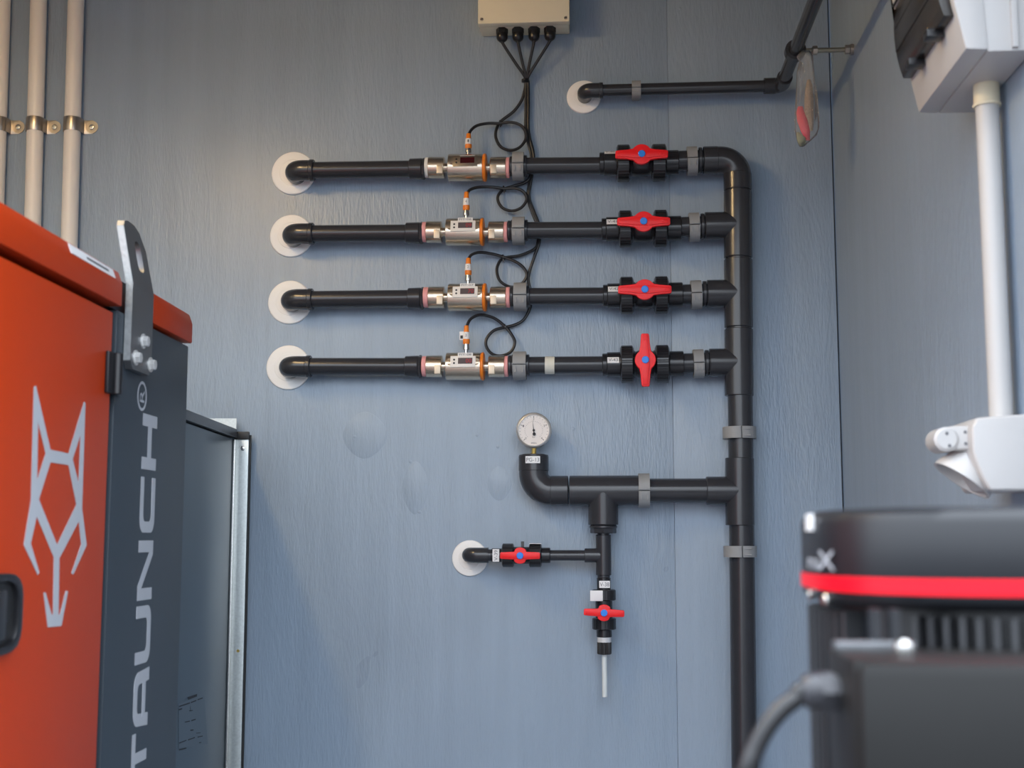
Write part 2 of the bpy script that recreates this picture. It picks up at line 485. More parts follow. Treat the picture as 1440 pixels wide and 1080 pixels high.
ROWS = [   # y of the axis at the elbow, coupling, meter, valve pipe, valve, tee ; rosette ; x breakpoints
    dict(ey=239.5, cy=237.5, my=235.8, py=233.6, vy=229.5, ty=224.5, ros=(413, 244, 31), ex=412, se=442, cp=(576, 598), seal=(600, 603), fit=(603, 625), body=(631, 684),
         fit2=(690, 712), seal2=(712, 716.5), cl=(721, 737), vs=(843, 867), n1=(867, 886.5), n2=(916, 937), vend=954, cl2=(966, 980), tx=983, hub=(902.5, 210.5), lab='V-40', fit_lab='FIT-05'),
    dict(ey=328.5, cy=327.5, my=326.3, py=324.3, vy=322, ty=317.5, ros=(410, 332, 30.5), ex=408, se=441, cp=(571, 595), seal=(596, 600), fit=(600, 621), body=(628, 680.5),
         fit2=(687.5, 709), seal2=(709, 713.5), cl=(721, 738), vs=(846, 869.6), n1=(869.6, 888.5), n2=(918.6, 938), vend=957, cl2=(969, 983), tx=986, hub=(905.3, 306), lab='V-41', fit_lab='FIT-06'),
    dict(ey=421, cy=419.5, my=418.2, py=417, vy=415.5, ty=412.5, ros=(408, 425.5, 31), ex=406, se=440, cp=(574, 596), seal=(598, 603), fit=(603, 625), body=(631, 684),
         fit2=(690, 712), seal2=(712, 717), cl=(723, 741), vs=(848, 871), n1=(871, 890.6), n2=(919, 939), vend=958.5, cl2=(971.7, 986), tx=989, hub=(908, 402), lab='V-42', fit_lab='FIT-07'),
    dict(ey=515.2, cy=515.3, my=515.2, py=513.8, vy=512.3, ty=509.5, ros=(406, 517, 31.5), ex=403.5, se=437.5, cp=(570, 593), seal=(596, 600), fit=(600, 622), body=(628, 681),
         fit2=(687.5, 710), seal2=(710, 714.5), cl=(722, 740), vs=(847, 871), n1=(871.6, 890.6), n2=(919.7, 939.6), vend=959, cl2=(975, 989), tx=992, hub=(907, 503), lab='V-43', fit_lab='FIT-08'),
]
ORD = ['topmost', 'second from the top', 'third from the top', 'lowest']
PXM = mpp(W(720, 400, PA))

def lat(A, B, r0, r1=None, name='pipe', m='pvc', parent=None, lip=0.0015, seg=40, inner=0.0, ribs=0, amp=0.0):
    """socket / sleeve between A and B with rounded lips"""
    d = B - A; L = d.length
    r1 = r0 if r1 is None else r1
    lip = min(lip, L * 0.3)
    prof = [(0, r0 - lip), (lip, r0), (L - lip, r1), (L, r1 - lip)]
    return MB().lathe(A, d, prof, seg, ribs=ribs, amp=amp).build(name, m, parent)

def make_valve(A, B, n1, n2, axis_mid, hubpt, scale, label, group, lab, handle_dir, vs_end, horizontal=True, labpos=None):
    """union ball valve between the points A and B; n1,n2 = (start,end) distances of the union nuts along AB"""
    d = (B - A).normalized(); L = (B - A).length
    s = scale
    root = thing('ball_valve', label, 'valve', axis_mid + YY * 0.0, group)
    def at(t): return A + d * t
    lat(at(0), at(n1[0] * 0.28), 15.6 * s, name='socket_lip', m='pvc_valve', parent=root)
    so = lat(at(n1[0] * 0.26), at(n1[0] + 0.001), 17.2 * s, name='socket', m='pvc_valve', parent=root)
    for q, (a, b) in enumerate((n1, n2)):
        prof = [(0, 22 * s), (0.002, 24.5 * s), (0.004, 26 * s), (b - a - 0.004, 26 * s), (b - a - 0.002, 24.5 * s), (b - a, 22 * s)]
        MB().lathe(at(a), d, prof, 144, ribs=36, amp=0.005).build('union_nut', 'pvc_valve', root, sharp=25)
    MB().lathe(at(n1[1] - 0.001), d, [(0, 20 * s), (0.006, 17.5 * s), (0.012, 19 * s), (n2[0] - n1[1] - 0.010, 19 * s), (n2[0] - n1[1] - 0.004, 17.5 * s), (n2[0] - n1[1] + 0.002, 20 * s)], 40).build('valve_body', 'pvc_valve', root)
    lat(at(n2[1] - 0.001), at(vs_end), 17.4 * s, name='socket', m='pvc_valve', parent=root)
    # stem and butterfly handle
    mid = at((n1[1] + n2[0]) / 2)
    top = hubpt
    st = top - mid
    MB().lathe(mid, st, [(0.0, 9 * s), (st.length - 0.004, 9 * s)], 24).build('stem', 'pvc_valve', root)
    e1 = handle_dir.normalized(); e3 = FRONT; e2 = e3.cross(e1).normalized()
    half = 36 * s
    pts = []
    def wing(sg):
        return [(sg * 12.0, 8.0), (sg * 20, 6.6), (sg * 33, 5.6), (sg * 35.5, 5.0), (sg * 36.2, 3.4), (sg * 36.2, -3.4), (sg * 35.5, -5.0), (sg * 33, -5.6), (sg * 20, -6.6), (sg * 12, -8.0)]
    hub = [(14.2 * math.cos(t), 14.2 * math.sin(t)) for t in [math.radians(a) for a in range(38, 143, 12)]]
    hub2 = [(14.2 * math.cos(t), 14.2 * math.sin(t)) for t in [math.radians(a) for a in range(218, 323, 12)]]
    poly = list(reversed(wing(1))) + hub + wing(-1) + hub2
    P3 = [top + e1 * (x * s) + e2 * (y * s) + e3 * 0.0 for x, y in poly]
    hd = MB().prism(P3, e3 * 0.011).build('handle', 'red_plastic', root, bevel=0.0022, bseg=3)
    # raised spine along the handle and blue cap
    sp = [(-34, 3.3), (-20, 4.0), (-8, 5.6), (8, 5.6), (20, 4.0), (34, 3.3), (34, -3.3), (20, -4.0), (8, -5.6), (-8, -5.6), (-20, -4.0), (-34, -3.3)]
    MB().prism([top + e1 * (x * s) + e2 * (y * s) + e3 * 0.0105 for x, y in sp], e3 * 0.0028).build('handle_spine', 'red_plastic', hd, bevel=0.001)
    MB().lathe(top + e3 * 0.012, e3, [(0, 4.9 * s), (0.0035, 4.9 * s), (0.0045, 4.0 * s)], 20).build('handle_cap', 'blue_plastic', hd)
    for x in (26,):
        MB().lathe(top + e1 * (x * s) + e3 * 0.0132, e3, [(0, 2.0 * s), (0.0006, 1.7 * s)], 14).build('moulded_mark', 'red_plastic', hd)
    return root, d

for i, R in enumerate(ROWS):
    o_ = ORD[i]
    r_p = 12.0 * PXM
    # --- white rosette
    rosette(*R['ros'], 'white round rosette behind the wall elbow of the inlet pipe, %s row' % o_)
    # --- inlet pipe: elbow out of the wall, pipe, threaded coupling
    K = W(R['ex'], R['ey'], PA); S = W(R['se'], R['ey'], PA); E = W(R['cp'][0], R['cy'], PA); E2 = W(R['cp'][1], R['cy'], PA)
    t = thing('inlet_pipe', 'dark grey inlet pipe from wall elbow to metal flow meter, %s row' % o_, 'pipe', V((K.x, WALL_Y, K.z)), 'dark grey inlet pipes left of the flow meters')
    wallpt = V((K.x, WALL_Y - 0.009, K.z))
    MB().lathe(wallpt, FRONT, [(0, 12.5 * PXM), (0.02, 12.5 * PXM)], 32).build('wall_stub', 'pvc', t)
    MB().tube(bend(wallpt + FRONT * 0.006, K, S, 15 * PXM, 12), 14.6 * PXM, 32).build('elbow', 'pvc', t)
    lat(S - XX * 0.012, S, 15.6 * PXM, name='elbow_collar', parent=t)
    MB().lathe(S, E - S, [(0, r_p), ((E - S).length, r_p)], 40).build('pipe', 'pvc', t)
    lat(E, E + (E2 - E) * 0.82, 14.6 * PXM, 15.2 * PXM, name='coupling', parent=t)
    lat(E + (E2 - E) * 0.82, E2, 16.2 * PXM, name='coupling_hex', parent=t, seg=8)
    # --- flow meter
    A, B = W(R['seal'][0] - 2, R['my'], PA), W(R['seal2'][1], R['my'], PA)
    mcen = W((R['body'][0] + R['body'][1]) / 2, R['my'], PA)
    fm = thing('flow_meter', 'nickel flow meter with %s, %s row' % (['dark red unlit display and white tape', 'pale grey display and slanted pink seals', 'dim brownish display', 'bright red digits on its display'][i], o_), 'flow meter', mcen, 'flow meters in the pipe rows')
    d = (B - A).normalized()
    def X_(px): return W(px, R['my'], PA)
    lat(X_(R['seal'][0] - 2), X_(R['seal'][1]), 14.4 * PXM, name='seal_ring', m='white_tape' if i == 0 else 'pink_seal', parent=fm)
    for q, (a, b) in enumerate((R['fit'], R['fit2'])):
        fo = lat(X_(a), X_(b), 15.2 * PXM, name='threaded_fitting', m='nickel', parent=fm, lip=0.001)
        e = b - 5 if q == 0 else a + 5
        MB().box(X_(e) + FRONT * (15.0 * PXM) - ZZ * 0.011 + YY * 0.003, XX * (4.2 * PXM), ZZ * (6.2 * PXM), YY * 0.004).build('wrench_flat', 'nickel_matte', fo, bevel=0.0006)
    for a, b in ((R['fit'][1], R['body'][0]), (R['body'][1], R['fit2'][0])):
        MB().lathe(X_(a - 1), d, [(0, 6.5 * PXM), ((b - a + 2) * PXM, 6.5 * PXM)], 28).build('neck', 'nickel', fm)
    lat(X_(R['body'][0]), X_(R['body'][1] - 4), 19.2 * PXM, name='meter_body', m='nickel', parent=fm, lip=0.0012, seg=64)
    lat(X_(R['body'][1] - 4), X_(R['body'][1]), 19.8 * PXM, name='orange_ring', m='orange_plastic', parent=fm, seg=64)
    lat(X_(R['seal2'][0]), X_(R['seal2'][1] + 0.5), 14.6 * PXM, name='seal_ring', m='pink_seal', parent=fm)
    # display panel on a flat at the upper front
    ta = math.radians(13)
    nn = (FRONT * math.cos(ta) + ZZ * math.sin(ta)).normalized(); e2 = nn.cross(XX).normalized()
    pc = W((R['body'][0] + 25), R['my'], PA) + nn * (18.9 * PXM)
    pan = MB().box(pc, XX * (17.5 * PXM), e2 * (8.2 * PXM), nn * (0.9 * PXM)).build('display_panel', 'panel_label' if i else 'nickel', fm, bevel=0.0008)
    MB().box(pc + XX * (3.2 * PXM) + e2 * (0.8 * PXM) + nn * 0.0013, XX * (10 * PXM), e2 * (4.4 * PXM), nn * 0.0006).build('screen', 'screen' if i else 'screen_red', pan)
    for s in (2.6, -2.4):
        MB().lathe(pc - XX * (12.3 * PXM) + e2 * (s * PXM) + nn * 0.0010, nn, [(0, 1.5 * PXM), (0.0015, 1.3 * PXM)], 14).build('button', 'ink', pan)
    for s in (-1, 1):
        MB().lathe(pc + XX * (s * 17.9 * PXM) - nn * 0.001, nn, [(0, 5.5 * PXM), (0.0012, 5.2 * PXM)], 24).build('panel_end', 'nickel', pan)
    if i:
        text(['', '09', '70', '00'][i], pc + XX * (8 * PXM) + e2 * (0.8 * PXM), XX, e2, 8 * PXM, 6.0 * PXM, 'digit_red', pan, name='digits', lift=0.0024)
        lp = pc + XX * (3.0 * PXM) + e2 * (10.4 * PXM) - nn * (0.4 * PXM)
        label_plate(lp, XX, e2, 21 * PXM, 5.6 * PXM, R['fit_lab'], pan)
    else:
        label_plate(pc + XX * (3.0 * PXM) + e2 * (9.6 * PXM) - nn * (1.4 * PXM), XX, (e2 * 0.55 - nn * 0.83).normalized(), 21 * PXM, 6 * PXM, None, pan)
        text('ifm', mcen + FRONT * (14.5 * PXM) - ZZ * (13.2 * PXM) - XX * (16 * PXM), XX, (ZZ * 0.75 + FRONT * -0.66), 8 * PXM, 3.4 * PXM, 'ink', fm, lift=0.0)
    # --- transfer pipe between meter and valve
    a, b = W(R['seal2'][1] + 0.5, R['py'], PA), W(R['vs'][0], R['py'] - 0.8, PA)
    tp = thing('transfer_pipe', 'dark grey pipe between flow meter and red-handled valve, %s row%s' % (o_, ', with a band of tape' if i == 3 else ''), 'pipe', V((a.x, WALL_Y - PA, a.z)), 'dark grey pipes between meters and valves')
    dd = (b - a).normalized()
    lat(a, a + dd * (4.5 * PXM), 14.2 * PXM, name='coupling', parent=tp)
    lat(a + dd * (4.5 * PXM), a + dd * (R['cl'][1] + 4 - R['seal2'][1]) * PXM, 15.2 * PXM, name='coupling', parent=tp)
    MB().lathe(a + dd * 0.01, dd, [(0, r_p * 1.0), ((b - a).length - 0.01, r_p * 1.0)], 40).build('pipe', 'pvc', tp)
    if i == 3:
        ta_ = W(766.6, R['py'], PA); tb_ = W(780, R['py'], PA)
        MB().lathe(ta_, tb_ - ta_, [(0, r_p * 1.03), ((tb_ - ta_).length, r_p * 1.03)], 40, cap=False).build('tape_band', 'masking_tape', tp)
    cp = W((R['cl'][0] + R['cl'][1]) / 2, R['py'] + 0.5, PA)
    clamp(cp, dd, (R['cl'][1] - R['cl'][0]) * PXM, 15.3 * PXM, 'grey pipe clamp just right of the flow meter in the %s row' % o_, YY * PA, th=4.4 * PXM)
    # --- valve
    A = W(R['vs'][0], R['vy'] + 0.6, PA); B = W(R['vend'], R['vy'] - 1.0, PA)
    d = (B - A).normalized()
    def T_(px): return (px - R['vs'][0]) * PXM
    hub = PY(*R['hub'], WALL_Y - 0.128)
    mid_t = (T_(R['n1'][1]) + T_(R['n2'][0])) / 2
    mid = A + d * mid_t
    hub = V((mid.x, WALL_Y - 0.122, mid.z))
    lbl = ['top row ball valve, red handle lying along the pipe, tagged V-40', 'ball valve tagged V-41, red handle lying along the second pipe row', 'ball valve tagged V-42, red handle lying along the third pipe row', 'ball valve tagged V-43 with its red handle turned upright, lowest pipe row'][i]
    vroot, d = make_valve(A, B, (T_(R['n1'][0]), T_(R['n1'][1])), (T_(R['n2'][0]), T_(R['n2'][1])), mid, hub, PXM, lbl, 'red-handled ball valves', R['lab'], ZZ if i == 3 else (XX - ZZ * 0.01), T_(R['vend']))
    # sticker on the left socket
    ang = math.radians([48, 24, 22, 14][i])
    un = (FRONT * math.cos(ang) + ZZ * math.sin(ang)).normalized()
    cc = A + d * T_(R['vs'][0] + 15) + un * (17.3 * PXM)
    label_plate(cc, XX, un.cross(XX), 16 * PXM, 8.5 * PXM, R['lab'], vroot, curve=17.3 * PXM)
    # --- valve outlet stub + clamp
    a = W(R['vend'] - 1, R['ty'] + 2, PA); b = W(R['tx'] + 6, R['ty'] + 0.5, PA)
    os_ = thing('outlet_pipe', 'short dark grey pipe from the %s valve to the vertical collector pipe' % o_, 'pipe', V((a.x, WALL_Y - PA, a.z)), 'short pipes between valves and collector')
    MB().lathe(a, b - a, [(0, 14.2 * PXM), ((b - a).length, 14.2 * PXM)], 36).build('pipe', 'pvc', os_)
    c1 = W(R['tx'] - 1, R['ty'] + 1, PA)
    lat(c1, c1 + XX * (5 * PXM), 18.2 * PXM, name='reducer_ring', parent=os_)
    cc = W((R['cl2'][0] + R['cl2'][1]) / 2, R['ty'] + 2.2, PA)
    clamp(cc, b - a, (R['cl2'][1] - R['cl2'][0]) * PXM, 14.5 * PXM, 'grey pipe clamp between valve and collector pipe in the %s row' % o_, YY * PA, th=5.4 * PXM)

# --- vertical collector pipe with tees
GX = 1038.5
def G(y): return W(1037.3 + (y - 240) * 0.0068, y, PA)
RT, RP = 19.6 * PXM, 17.0 * PXM
col_ = thing('collector_pipe', 'thick dark grey vertical collector pipe with tees, right of the four valves', 'pipe', V((G(700).x, WALL_Y - PA, 0.0)))
Ebase = V((G(1080).x, WALL_Y - PA, 0.0))
MB().lathe(Ebase, G(250) - Ebase, [(0, RP), ((G(250) - Ebase).length, RP)], 48).build('pipe', 'pvc', col_)
ea = W(ROWS[0]['tx'] + 6, ROWS[0]['ty'], PA); ek = V((G(224).x, ea.y, W(1038, 224.5, PA).z)); eb = G(268)
ea.z = ek.z
MB().tube(bend(ea, ek, eb, 24 * PXM, 14), 18.9 * PXM, 40).build('elbow', 'pvc', col_)
lat(eb + ZZ * 0.001, eb + ZZ * (24 * PXM), RT, name='elbow_collar', parent=col_, lip=0.0012)
lat(ea, ea + XX * (20 * PXM), 19.4 * PXM, name='elbow_collar', parent=col_, lip=0.0012)
def tee(y0, y1, yb, xb, rb=None, name='tee'):
    a, b = G(y0 + 1.2), G(y1 - 1.2)
    m = MB()
    d = b - a; L = d.length
    m.lathe(a, d, [(0, RT - 0.0012), (0.0012, RT), (L - 0.0012, RT), (L, RT - 0.0012)], 48)
    c = G(yb)
    e = V((W(xb, yb, PA).x, c.y, c.z))
    rb = rb or RT * 0.985
    dd = e - c; L = dd.length
    m.lathe(c, dd, [(0, rb), (L - 0.0015, rb), (L, rb - 0.0015)], 48)
    m.build(name, 'pvc', col_)
tee(268, 364, 317, ROWS[1]['tx'] + 5)
tee(364, 462, 412.5, ROWS[2]['tx'] + 5)
tee(462, 558, 509.5, ROWS[3]['tx'] + 5)
tee(643, 740, 690, 993)
clamp(G(609), ZZ, 16 * PXM, RP, 'upper grey clamp on the vertical collector pipe, above the gauge branch', YY * PA, th=5.6 * PXM)
clamp(G(775.5), ZZ, 15 * PXM, RP, 'lower grey clamp on the vertical collector pipe, below the gauge branch', YY * PA, th=5.2 * PXM)

# --- gauge branch: big elbow, tee, pipe to the collector
gb = thing('gauge_branch_pipe', 'dark grey branch from collector pipe to upturned elbow under the pressure gauge', 'pipe', W(800, 690, PA))
zc = W(848, 690, PA).z
def H(px, py=None): 
    p = W(px, 690, PA); p.z = zc if py is None else W(px, py, PA).z
    return p
MB().lathe(H(890), XX, [(0, 16.4 * PXM), ((995 - 890) * PXM, 16.4 * PXM)], 44).build('pipe', 'pvc', gb)
m = MB()
La = (898 - 801) * PXM
m.lathe(H(801), XX, [(0, 20.3 * PXM), (0.0012, 20.8 * PXM), (La - 0.0012, 20.8 * PXM), (La, 20.3 * PXM)], 48)
dn = W(848, 738, PA); cb = H(848); dn.x = cb.x
m.lathe(cb, dn - cb, [(0, 20.6 * PXM), ((dn - cb).length - 0.0012, 20.6 * PXM), ((dn - cb).length, 20 * PXM)], 48)
m.build('tee', 'pvc', gb)
ek = H(750.5); et = W(750.5, 640, PA); et.x = ek.x
MB().tube(bend(H(799), ek, et, 24 * PXM, 14), 20.2 * PXM, 44).build('elbow', 'pvc', gb)
lat(H(799) - XX * (24 * PXM), H(799), 20.7 * PXM, name='elbow_collar', parent=gb, lip=0.0012)
lat(et - ZZ * (22 * PXM), et - ZZ * 0.002, 20.8 * PXM, name='elbow_collar', parent=gb, lip=0.0012)
lat(et - ZZ * 0.004, et + ZZ * 0.002, 16.5 * PXM, name='reducing_bush', parent=gb, lip=0.001)
label_plate(et + FRONT * (20.9 * PXM) - ZZ * (7.5 * PXM), XX, ZZ, 20 * PXM, 9.6 * PXM, 'PG-13', gb, tw=0.88, th_=0.55)
clamp(H(905.5), XX, 15 * PXM, 17 * PXM, 'grey clamp on the horizontal gauge branch pipe', YY * PA, th=6.5 * PXM)

# --- pressure gauge
gc = W(751, 605.7, PA + 0.004); gr = 24.6 * PXM
pg = thing('pressure_gauge', 'round steel pressure gauge with white dial and black needle', 'pressure gauge', et + ZZ * 0.002)
MB().lathe(gc + YY * 0.016, FRONT, [(0, gr * 0.86), (0.002, gr * 0.92), (0.022, gr * 0.93), (0.023, gr), (0.030, gr), (0.033, gr * 0.96), (0.0345, gr * 0.88), (0.031, gr * 0.84), (0.028, gr * 0.84)], 64, cap=True).build('case', 'bezel', pg, sharp=50)
fz = gc + FRONT * 0.0128
MB().lathe(fz, FRONT, [(0, gr * 0.86), (0.0012, gr * 0.86)], 48).build('dial', 'dial_white', pg)
fz = fz + FRONT * 0.0013
dial = [c for c in pg.children if c.name.startswith('dial')][0]
mt = MB()
for k in range(21):
    a = math.radians(225 - k * 13.5); u = XX * math.cos(a) + ZZ * math.sin(a); w_ = FRONT.cross(u)
    L = 0.10 if k % 5 == 0 else 0.055
    mt.box(fz + u * gr * (0.80 - L / 2), u * gr * L / 2, w_ * gr * (0.014 if k % 5 == 0 else 0.008), FRONT * 0.0002)
for k in range(25):
    a = math.radians(225 - k * 11.25); u = XX * math.cos(a) + ZZ * math.sin(a); w_ = FRONT.cross(u)
    mt.box(fz + u * gr * 0.50, u * gr * 0.02, w_ * gr * 0.007, FRONT * 0.0002)
mt.build('scale_marks', 'ink', dial)
for k, s_ in enumerate(('0', '1', '2', '3', '4')):
    a = math.radians(225 - k * 67.5); u = XX * math.cos(a) + ZZ * math.sin(a)
    text(s_, fz + u * gr * 0.63, XX, ZZ, gr * 0.08, gr * 0.12, 'ink_grey', dial, name='scale_figure')
text('bar', fz - ZZ * gr * 0.38, XX, ZZ, gr * 0.16, gr * 0.08, 'ink_grey', dial, name='unit_lettering')
text('WIKA', fz - ZZ * gr * 0.72, XX, ZZ, gr * 0.32, gr * 0.09, 'ink_grey', dial, name='maker_lettering')
a = math.radians(97); u = XX * math.cos(a) + ZZ * math.sin(a); w_ = FRONT.cross(u)
MB().prism([fz + FRONT * 0.002 + w_ * gr * 0.025 - u * gr * 0.2, fz + FRONT * 0.002 + u * gr * 0.60, fz + FRONT * 0.002 - w_ * gr * 0.025 - u * gr * 0.2], FRONT * 0.0006).build('needle', 'ink', pg)
mm = MB().lathe(fz, FRONT, [(0, gr * 0.07), (0.004, gr * 0.06)], 16)
mm.lathe(fz - u * gr * 0.22 + FRONT * 0.002, FRONT, [(0, gr * 0.09), (0.0006, gr * 0.09)], 16)
mm.build('needle_hub', 'ink', pg)
MB().lathe(gc + FRONT * 0.0125, FRONT, [(0, gr * 0.85), (0.001, gr * 0.85)], 48).build('glass', 'glass', pg)
stemb = et + ZZ * 0.001; stt = V((gc.x, gc.y, gc.z - gr * 0.9))
MB().lathe(stemb, stt - stemb, [(0, 4.6 * PXM), (0.003, 4.6 * PXM), (0.004, 3.2 * PXM), ((stt - stemb).length + 0.004, 3.2 * PXM)], 6).build('brass_stem', 'brass', pg)

# --- drain branch under the tee
def D(y): 
    p = W(848.5, y, PA); p.x = dn.x; return p
db = thing('drain_pipe', 'thin dark grey drain pipe with small tee hanging under the gauge branch', 'pipe', D(810))
lat(D(750), D(738), 17.8 * PXM, name='reducer_nut', parent=db, seg=8)
lat(D(743), D(739), 19 * PXM, name='reducer_ring', parent=db)
MB().lathe(D(828), D(750) - D(828), [(0, 8.6 * PXM), ((D(750) - D(828)).length, 8.6 * PXM)], 32).build('pipe', 'pvc', db)
m = MB()
a, b = D(809), D(752)
m.lathe(a, b - a, [(0, 9.8 * PXM), (0.001, 10.5 * PXM), ((b - a).length - 0.001, 10.5 * PXM), ((b - a).length, 9.8 * PXM)], 36)
sc_ = D(781); sl = V((W(822, 781, PA).x, sc_.y, sc_.z))
m.lathe(sc_, sl - sc_, [(0, 9.6 * PXM), ((sl - sc_).length - 0.001, 9.6 * PXM), ((sl - sc_).length, 9 * PXM)], 36)
m.build('tee', 'pvc', db)
lp_ = V((W(770, 781, PA).x, sc_.y, sc_.z))
MB().lathe(lp_, XX, [(0, 7.2 * PXM), ((sl - lp_).length + 0.002, 7.2 * PXM)], 32).build('pipe', 'pvc', db)

def small_valve(A, d, ts, hubc, hdir, label, sizes, tagname):
    """small union valve; ts = (socket0, nut1a, nut1b, nut2a, nut2b, end) in pixels from A"""
    s = PXM
    root = thing('ball_valve', label, 'valve', A + d * ((ts[2] + ts[3]) / 2 * s), 'red-handled ball valves')
    at = lambda t: A + d * (t * s)
    lat(at(ts[0]), at(ts[1] + 0.5), 9.4 * s, name='socket', m='pvc_valve', parent=root)
    for a, b in ((ts[1], ts[2]), (ts[3], ts[4])):
        L = (b - a) * s
        MB().lathe(at(a), d, [(0, 14 * s), (0.002, 16 * s), (L - 0.002, 16 * s), (L, 14 * s)], 96, ribs=24, amp=0.007).build('union_nut', 'pvc_valve', root, sharp=25)
    L = (ts[3] - ts[2]) * s
    MB().lathe(at(ts[2] - 0.3), d, [(0, 11.5 * s), (L + 0.6 * s, 11.5 * s)], 32).build('valve_body', 'pvc_valve', root)
    lat(at(ts[4] - 0.5), at(ts[5]), 10.4 * s, name='socket', m='pvc_valve', parent=root)
    mid = at((ts[2] + ts[3]) / 2)
    st = hubc - mid
    MB().lathe(mid, st, [(0, 5.5 * s), (st.length, 5.5 * s)], 20).build('stem', 'pvc_valve', root)
    e1 = hdir.normalized(); e3 = FRONT; e2 = e3.cross(e1)
    wing = lambda g: [(g * 8, 5.2), (g * 16, 4.8), (g * 26, 4.4), (g * 27, 3), (g * 27, -3), (g * 26, -4.4), (g * 16, -4.8), (g * 8, -5.2)]
    hb = lambda a0, a1: [(11 * math.cos(math.radians(a)), 11 * math.sin(math.radians(a))) for a in range(a0, a1, 14)]
    poly = list(reversed(wing(1))) + hb(42, 140) + wing(-1) + hb(222, 320)
    hd = MB().prism([hubc + e1 * (x * s) + e2 * (y * s) for x, y in poly], e3 * 0.009).build('handle', 'red_plastic', root, bevel=0.0018, bseg=3)
    sp = [(-25, 2.6), (-8, 3.8), (8, 3.8), (25, 2.6), (25, -2.6), (8, -3.8), (-8, -3.8), (-25, -2.6)]
    MB().prism([hubc + e1 * (x * s) + e2 * (y * s) + e3 * 0.0086 for x, y in sp], e3 * 0.0022).build('handle_spine', 'red_plastic', hd, bevel=0.0008)
    MB().lathe(hubc + e3 * 0.010, e3, [(0, 4.6 * s), (0.0035, 4.6 * s), (0.0045, 3.8 * s)], 20).build('handle_cap', 'blue_plastic', hd)
    return root
# left small valve (V-39) with its elbow out of the wall
rosette(661, 785, 25.2, 'white round wall rosette beside the small horizontal valve, lower left of the gauge')
ze = sc_.z
K = W(659, 783.5, PA); K.z = ze
S = V((W(687, 783, PA).x, K.y, ze))
t = thing('sample_pipe', 'small dark grey elbow pipe leaving the wall beside the small horizontal valve', 'pipe', V((K.x, WALL_Y, K.z)))
wp = V((K.x, WALL_Y - 0.009, K.z))
MB().lathe(wp, FRONT, [(0, 8.6 * PXM), (0.02, 8.6 * PXM)], 28).build('wall_stub', 'pvc', t)
MB().tube(bend(wp + FRONT * 0.004, K, S, 11 * PXM, 10), 10.4 * PXM, 28).build('elbow', 'pvc', t)
MB().lathe(S - XX * 0.005, XX, [(0, 8.2 * PXM), (0.02, 8.2 * PXM)], 28).build('pipe', 'pvc', t)
A = V((W(691, 783, PA).x, K.y, ze))
hubc = V((A.x + 41.4 * PXM, WALL_Y - 0.102, ze))
v39 = small_valve(A, XX, (0, 15, 31, 52, 69, 81), hubc, XX, 'small ball valve tagged V-39 lying horizontally below the pressure gauge', None, 'V-39')
label_plate(A + XX * (7 * PXM) + FRONT * (9.6 * PXM), ZZ, -XX, 17 * PXM, 9 * PXM, 'V-39', v39, tw=0.82, th_=0.52)
MB().box(A + XX * (61 * PXM) + ZZ * (15.9 * PXM) + FRONT * (7 * PXM), XX * (8 * PXM), (ZZ * 0.8 + FRONT * 0.0).normalized() * 0.0006, FRONT * (5 * PXM)).build('label_sticker', 'tag_white', v39)
MB().box(A + XX * (43 * PXM) + ZZ * (14.5 * PXM), XX * (2 * PXM), ZZ * (4.4 * PXM), YY * (2 * PXM)).build('valve_lug', 'pvc_valve', v39)
# vertical valve (V-38)
A = D(812)
hubc = V((A.x, WALL_Y - 0.102, W(849, 860, PA).z))
v38 = small_valve(A, -ZZ, (0, 16, 31, 54, 70, 80), hubc, XX - ZZ * 0.04, 'small ball valve tagged V-38 hanging vertically under the drain tee', None, 'V-38')
label_plate(A - ZZ * (9 * PXM) + FRONT * (9.9 * PXM) + XX * (1.0 * PXM), XX, ZZ, 14.5 * PXM, 9.5 * PXM, 'V-38', v38, tw=0.86, th_=0.56)
tg = MB().box(A - ZZ * (24 * PXM) + FRONT * (16.9 * PXM) - XX * (10 * PXM), XX * (8.5 * PXM), ZZ * (7 * PXM), YY * 0.0006).build('paper_tag', 'tag_white', v38, bevel=0.0004)
text('V38', A - ZZ * (21 * PXM) + FRONT * (16.9 * PXM) - XX * (10 * PXM), XX, ZZ, 7 * PXM, 2 * PXM, 'ink_grey', tg, lift=0.001) if False else None
# outlet with silver sticker, knurled nut and clear tube
so = thing('hose_outlet', 'knurled black nut with silver sticker below the vertical small valve', 'hose fitting', D(920))
lat(D(892.5), D(890), 9.6 * PXM, name='outlet_body', m='pvc_valve', parent=so)
MB().lathe(D(903), ZZ, [(0, 9.4 * PXM), (11.5 * PXM, 9.4 * PXM)], 36).build('silver_sticker', 'tag_silver', so)
MB().lathe(D(920), ZZ, [(0, 8.5 * PXM), (0.0015, 9.4 * PXM), (16 * PXM, 9.4 * PXM), (17 * PXM, 8.6 * PXM)], 96, ribs=24, amp=0.03).build('knurled_nut', 'black_rubber', so)
p0, p1 = D(919), W(850.5, 980, PA)
tag(MB().tube([p0, p0.lerp(p1, 0.5), p1], 3.5 * PXM, 16).build('clear_hose', 'clear_tube'), 'short translucent hose hanging from the knurled nut', 'hose')

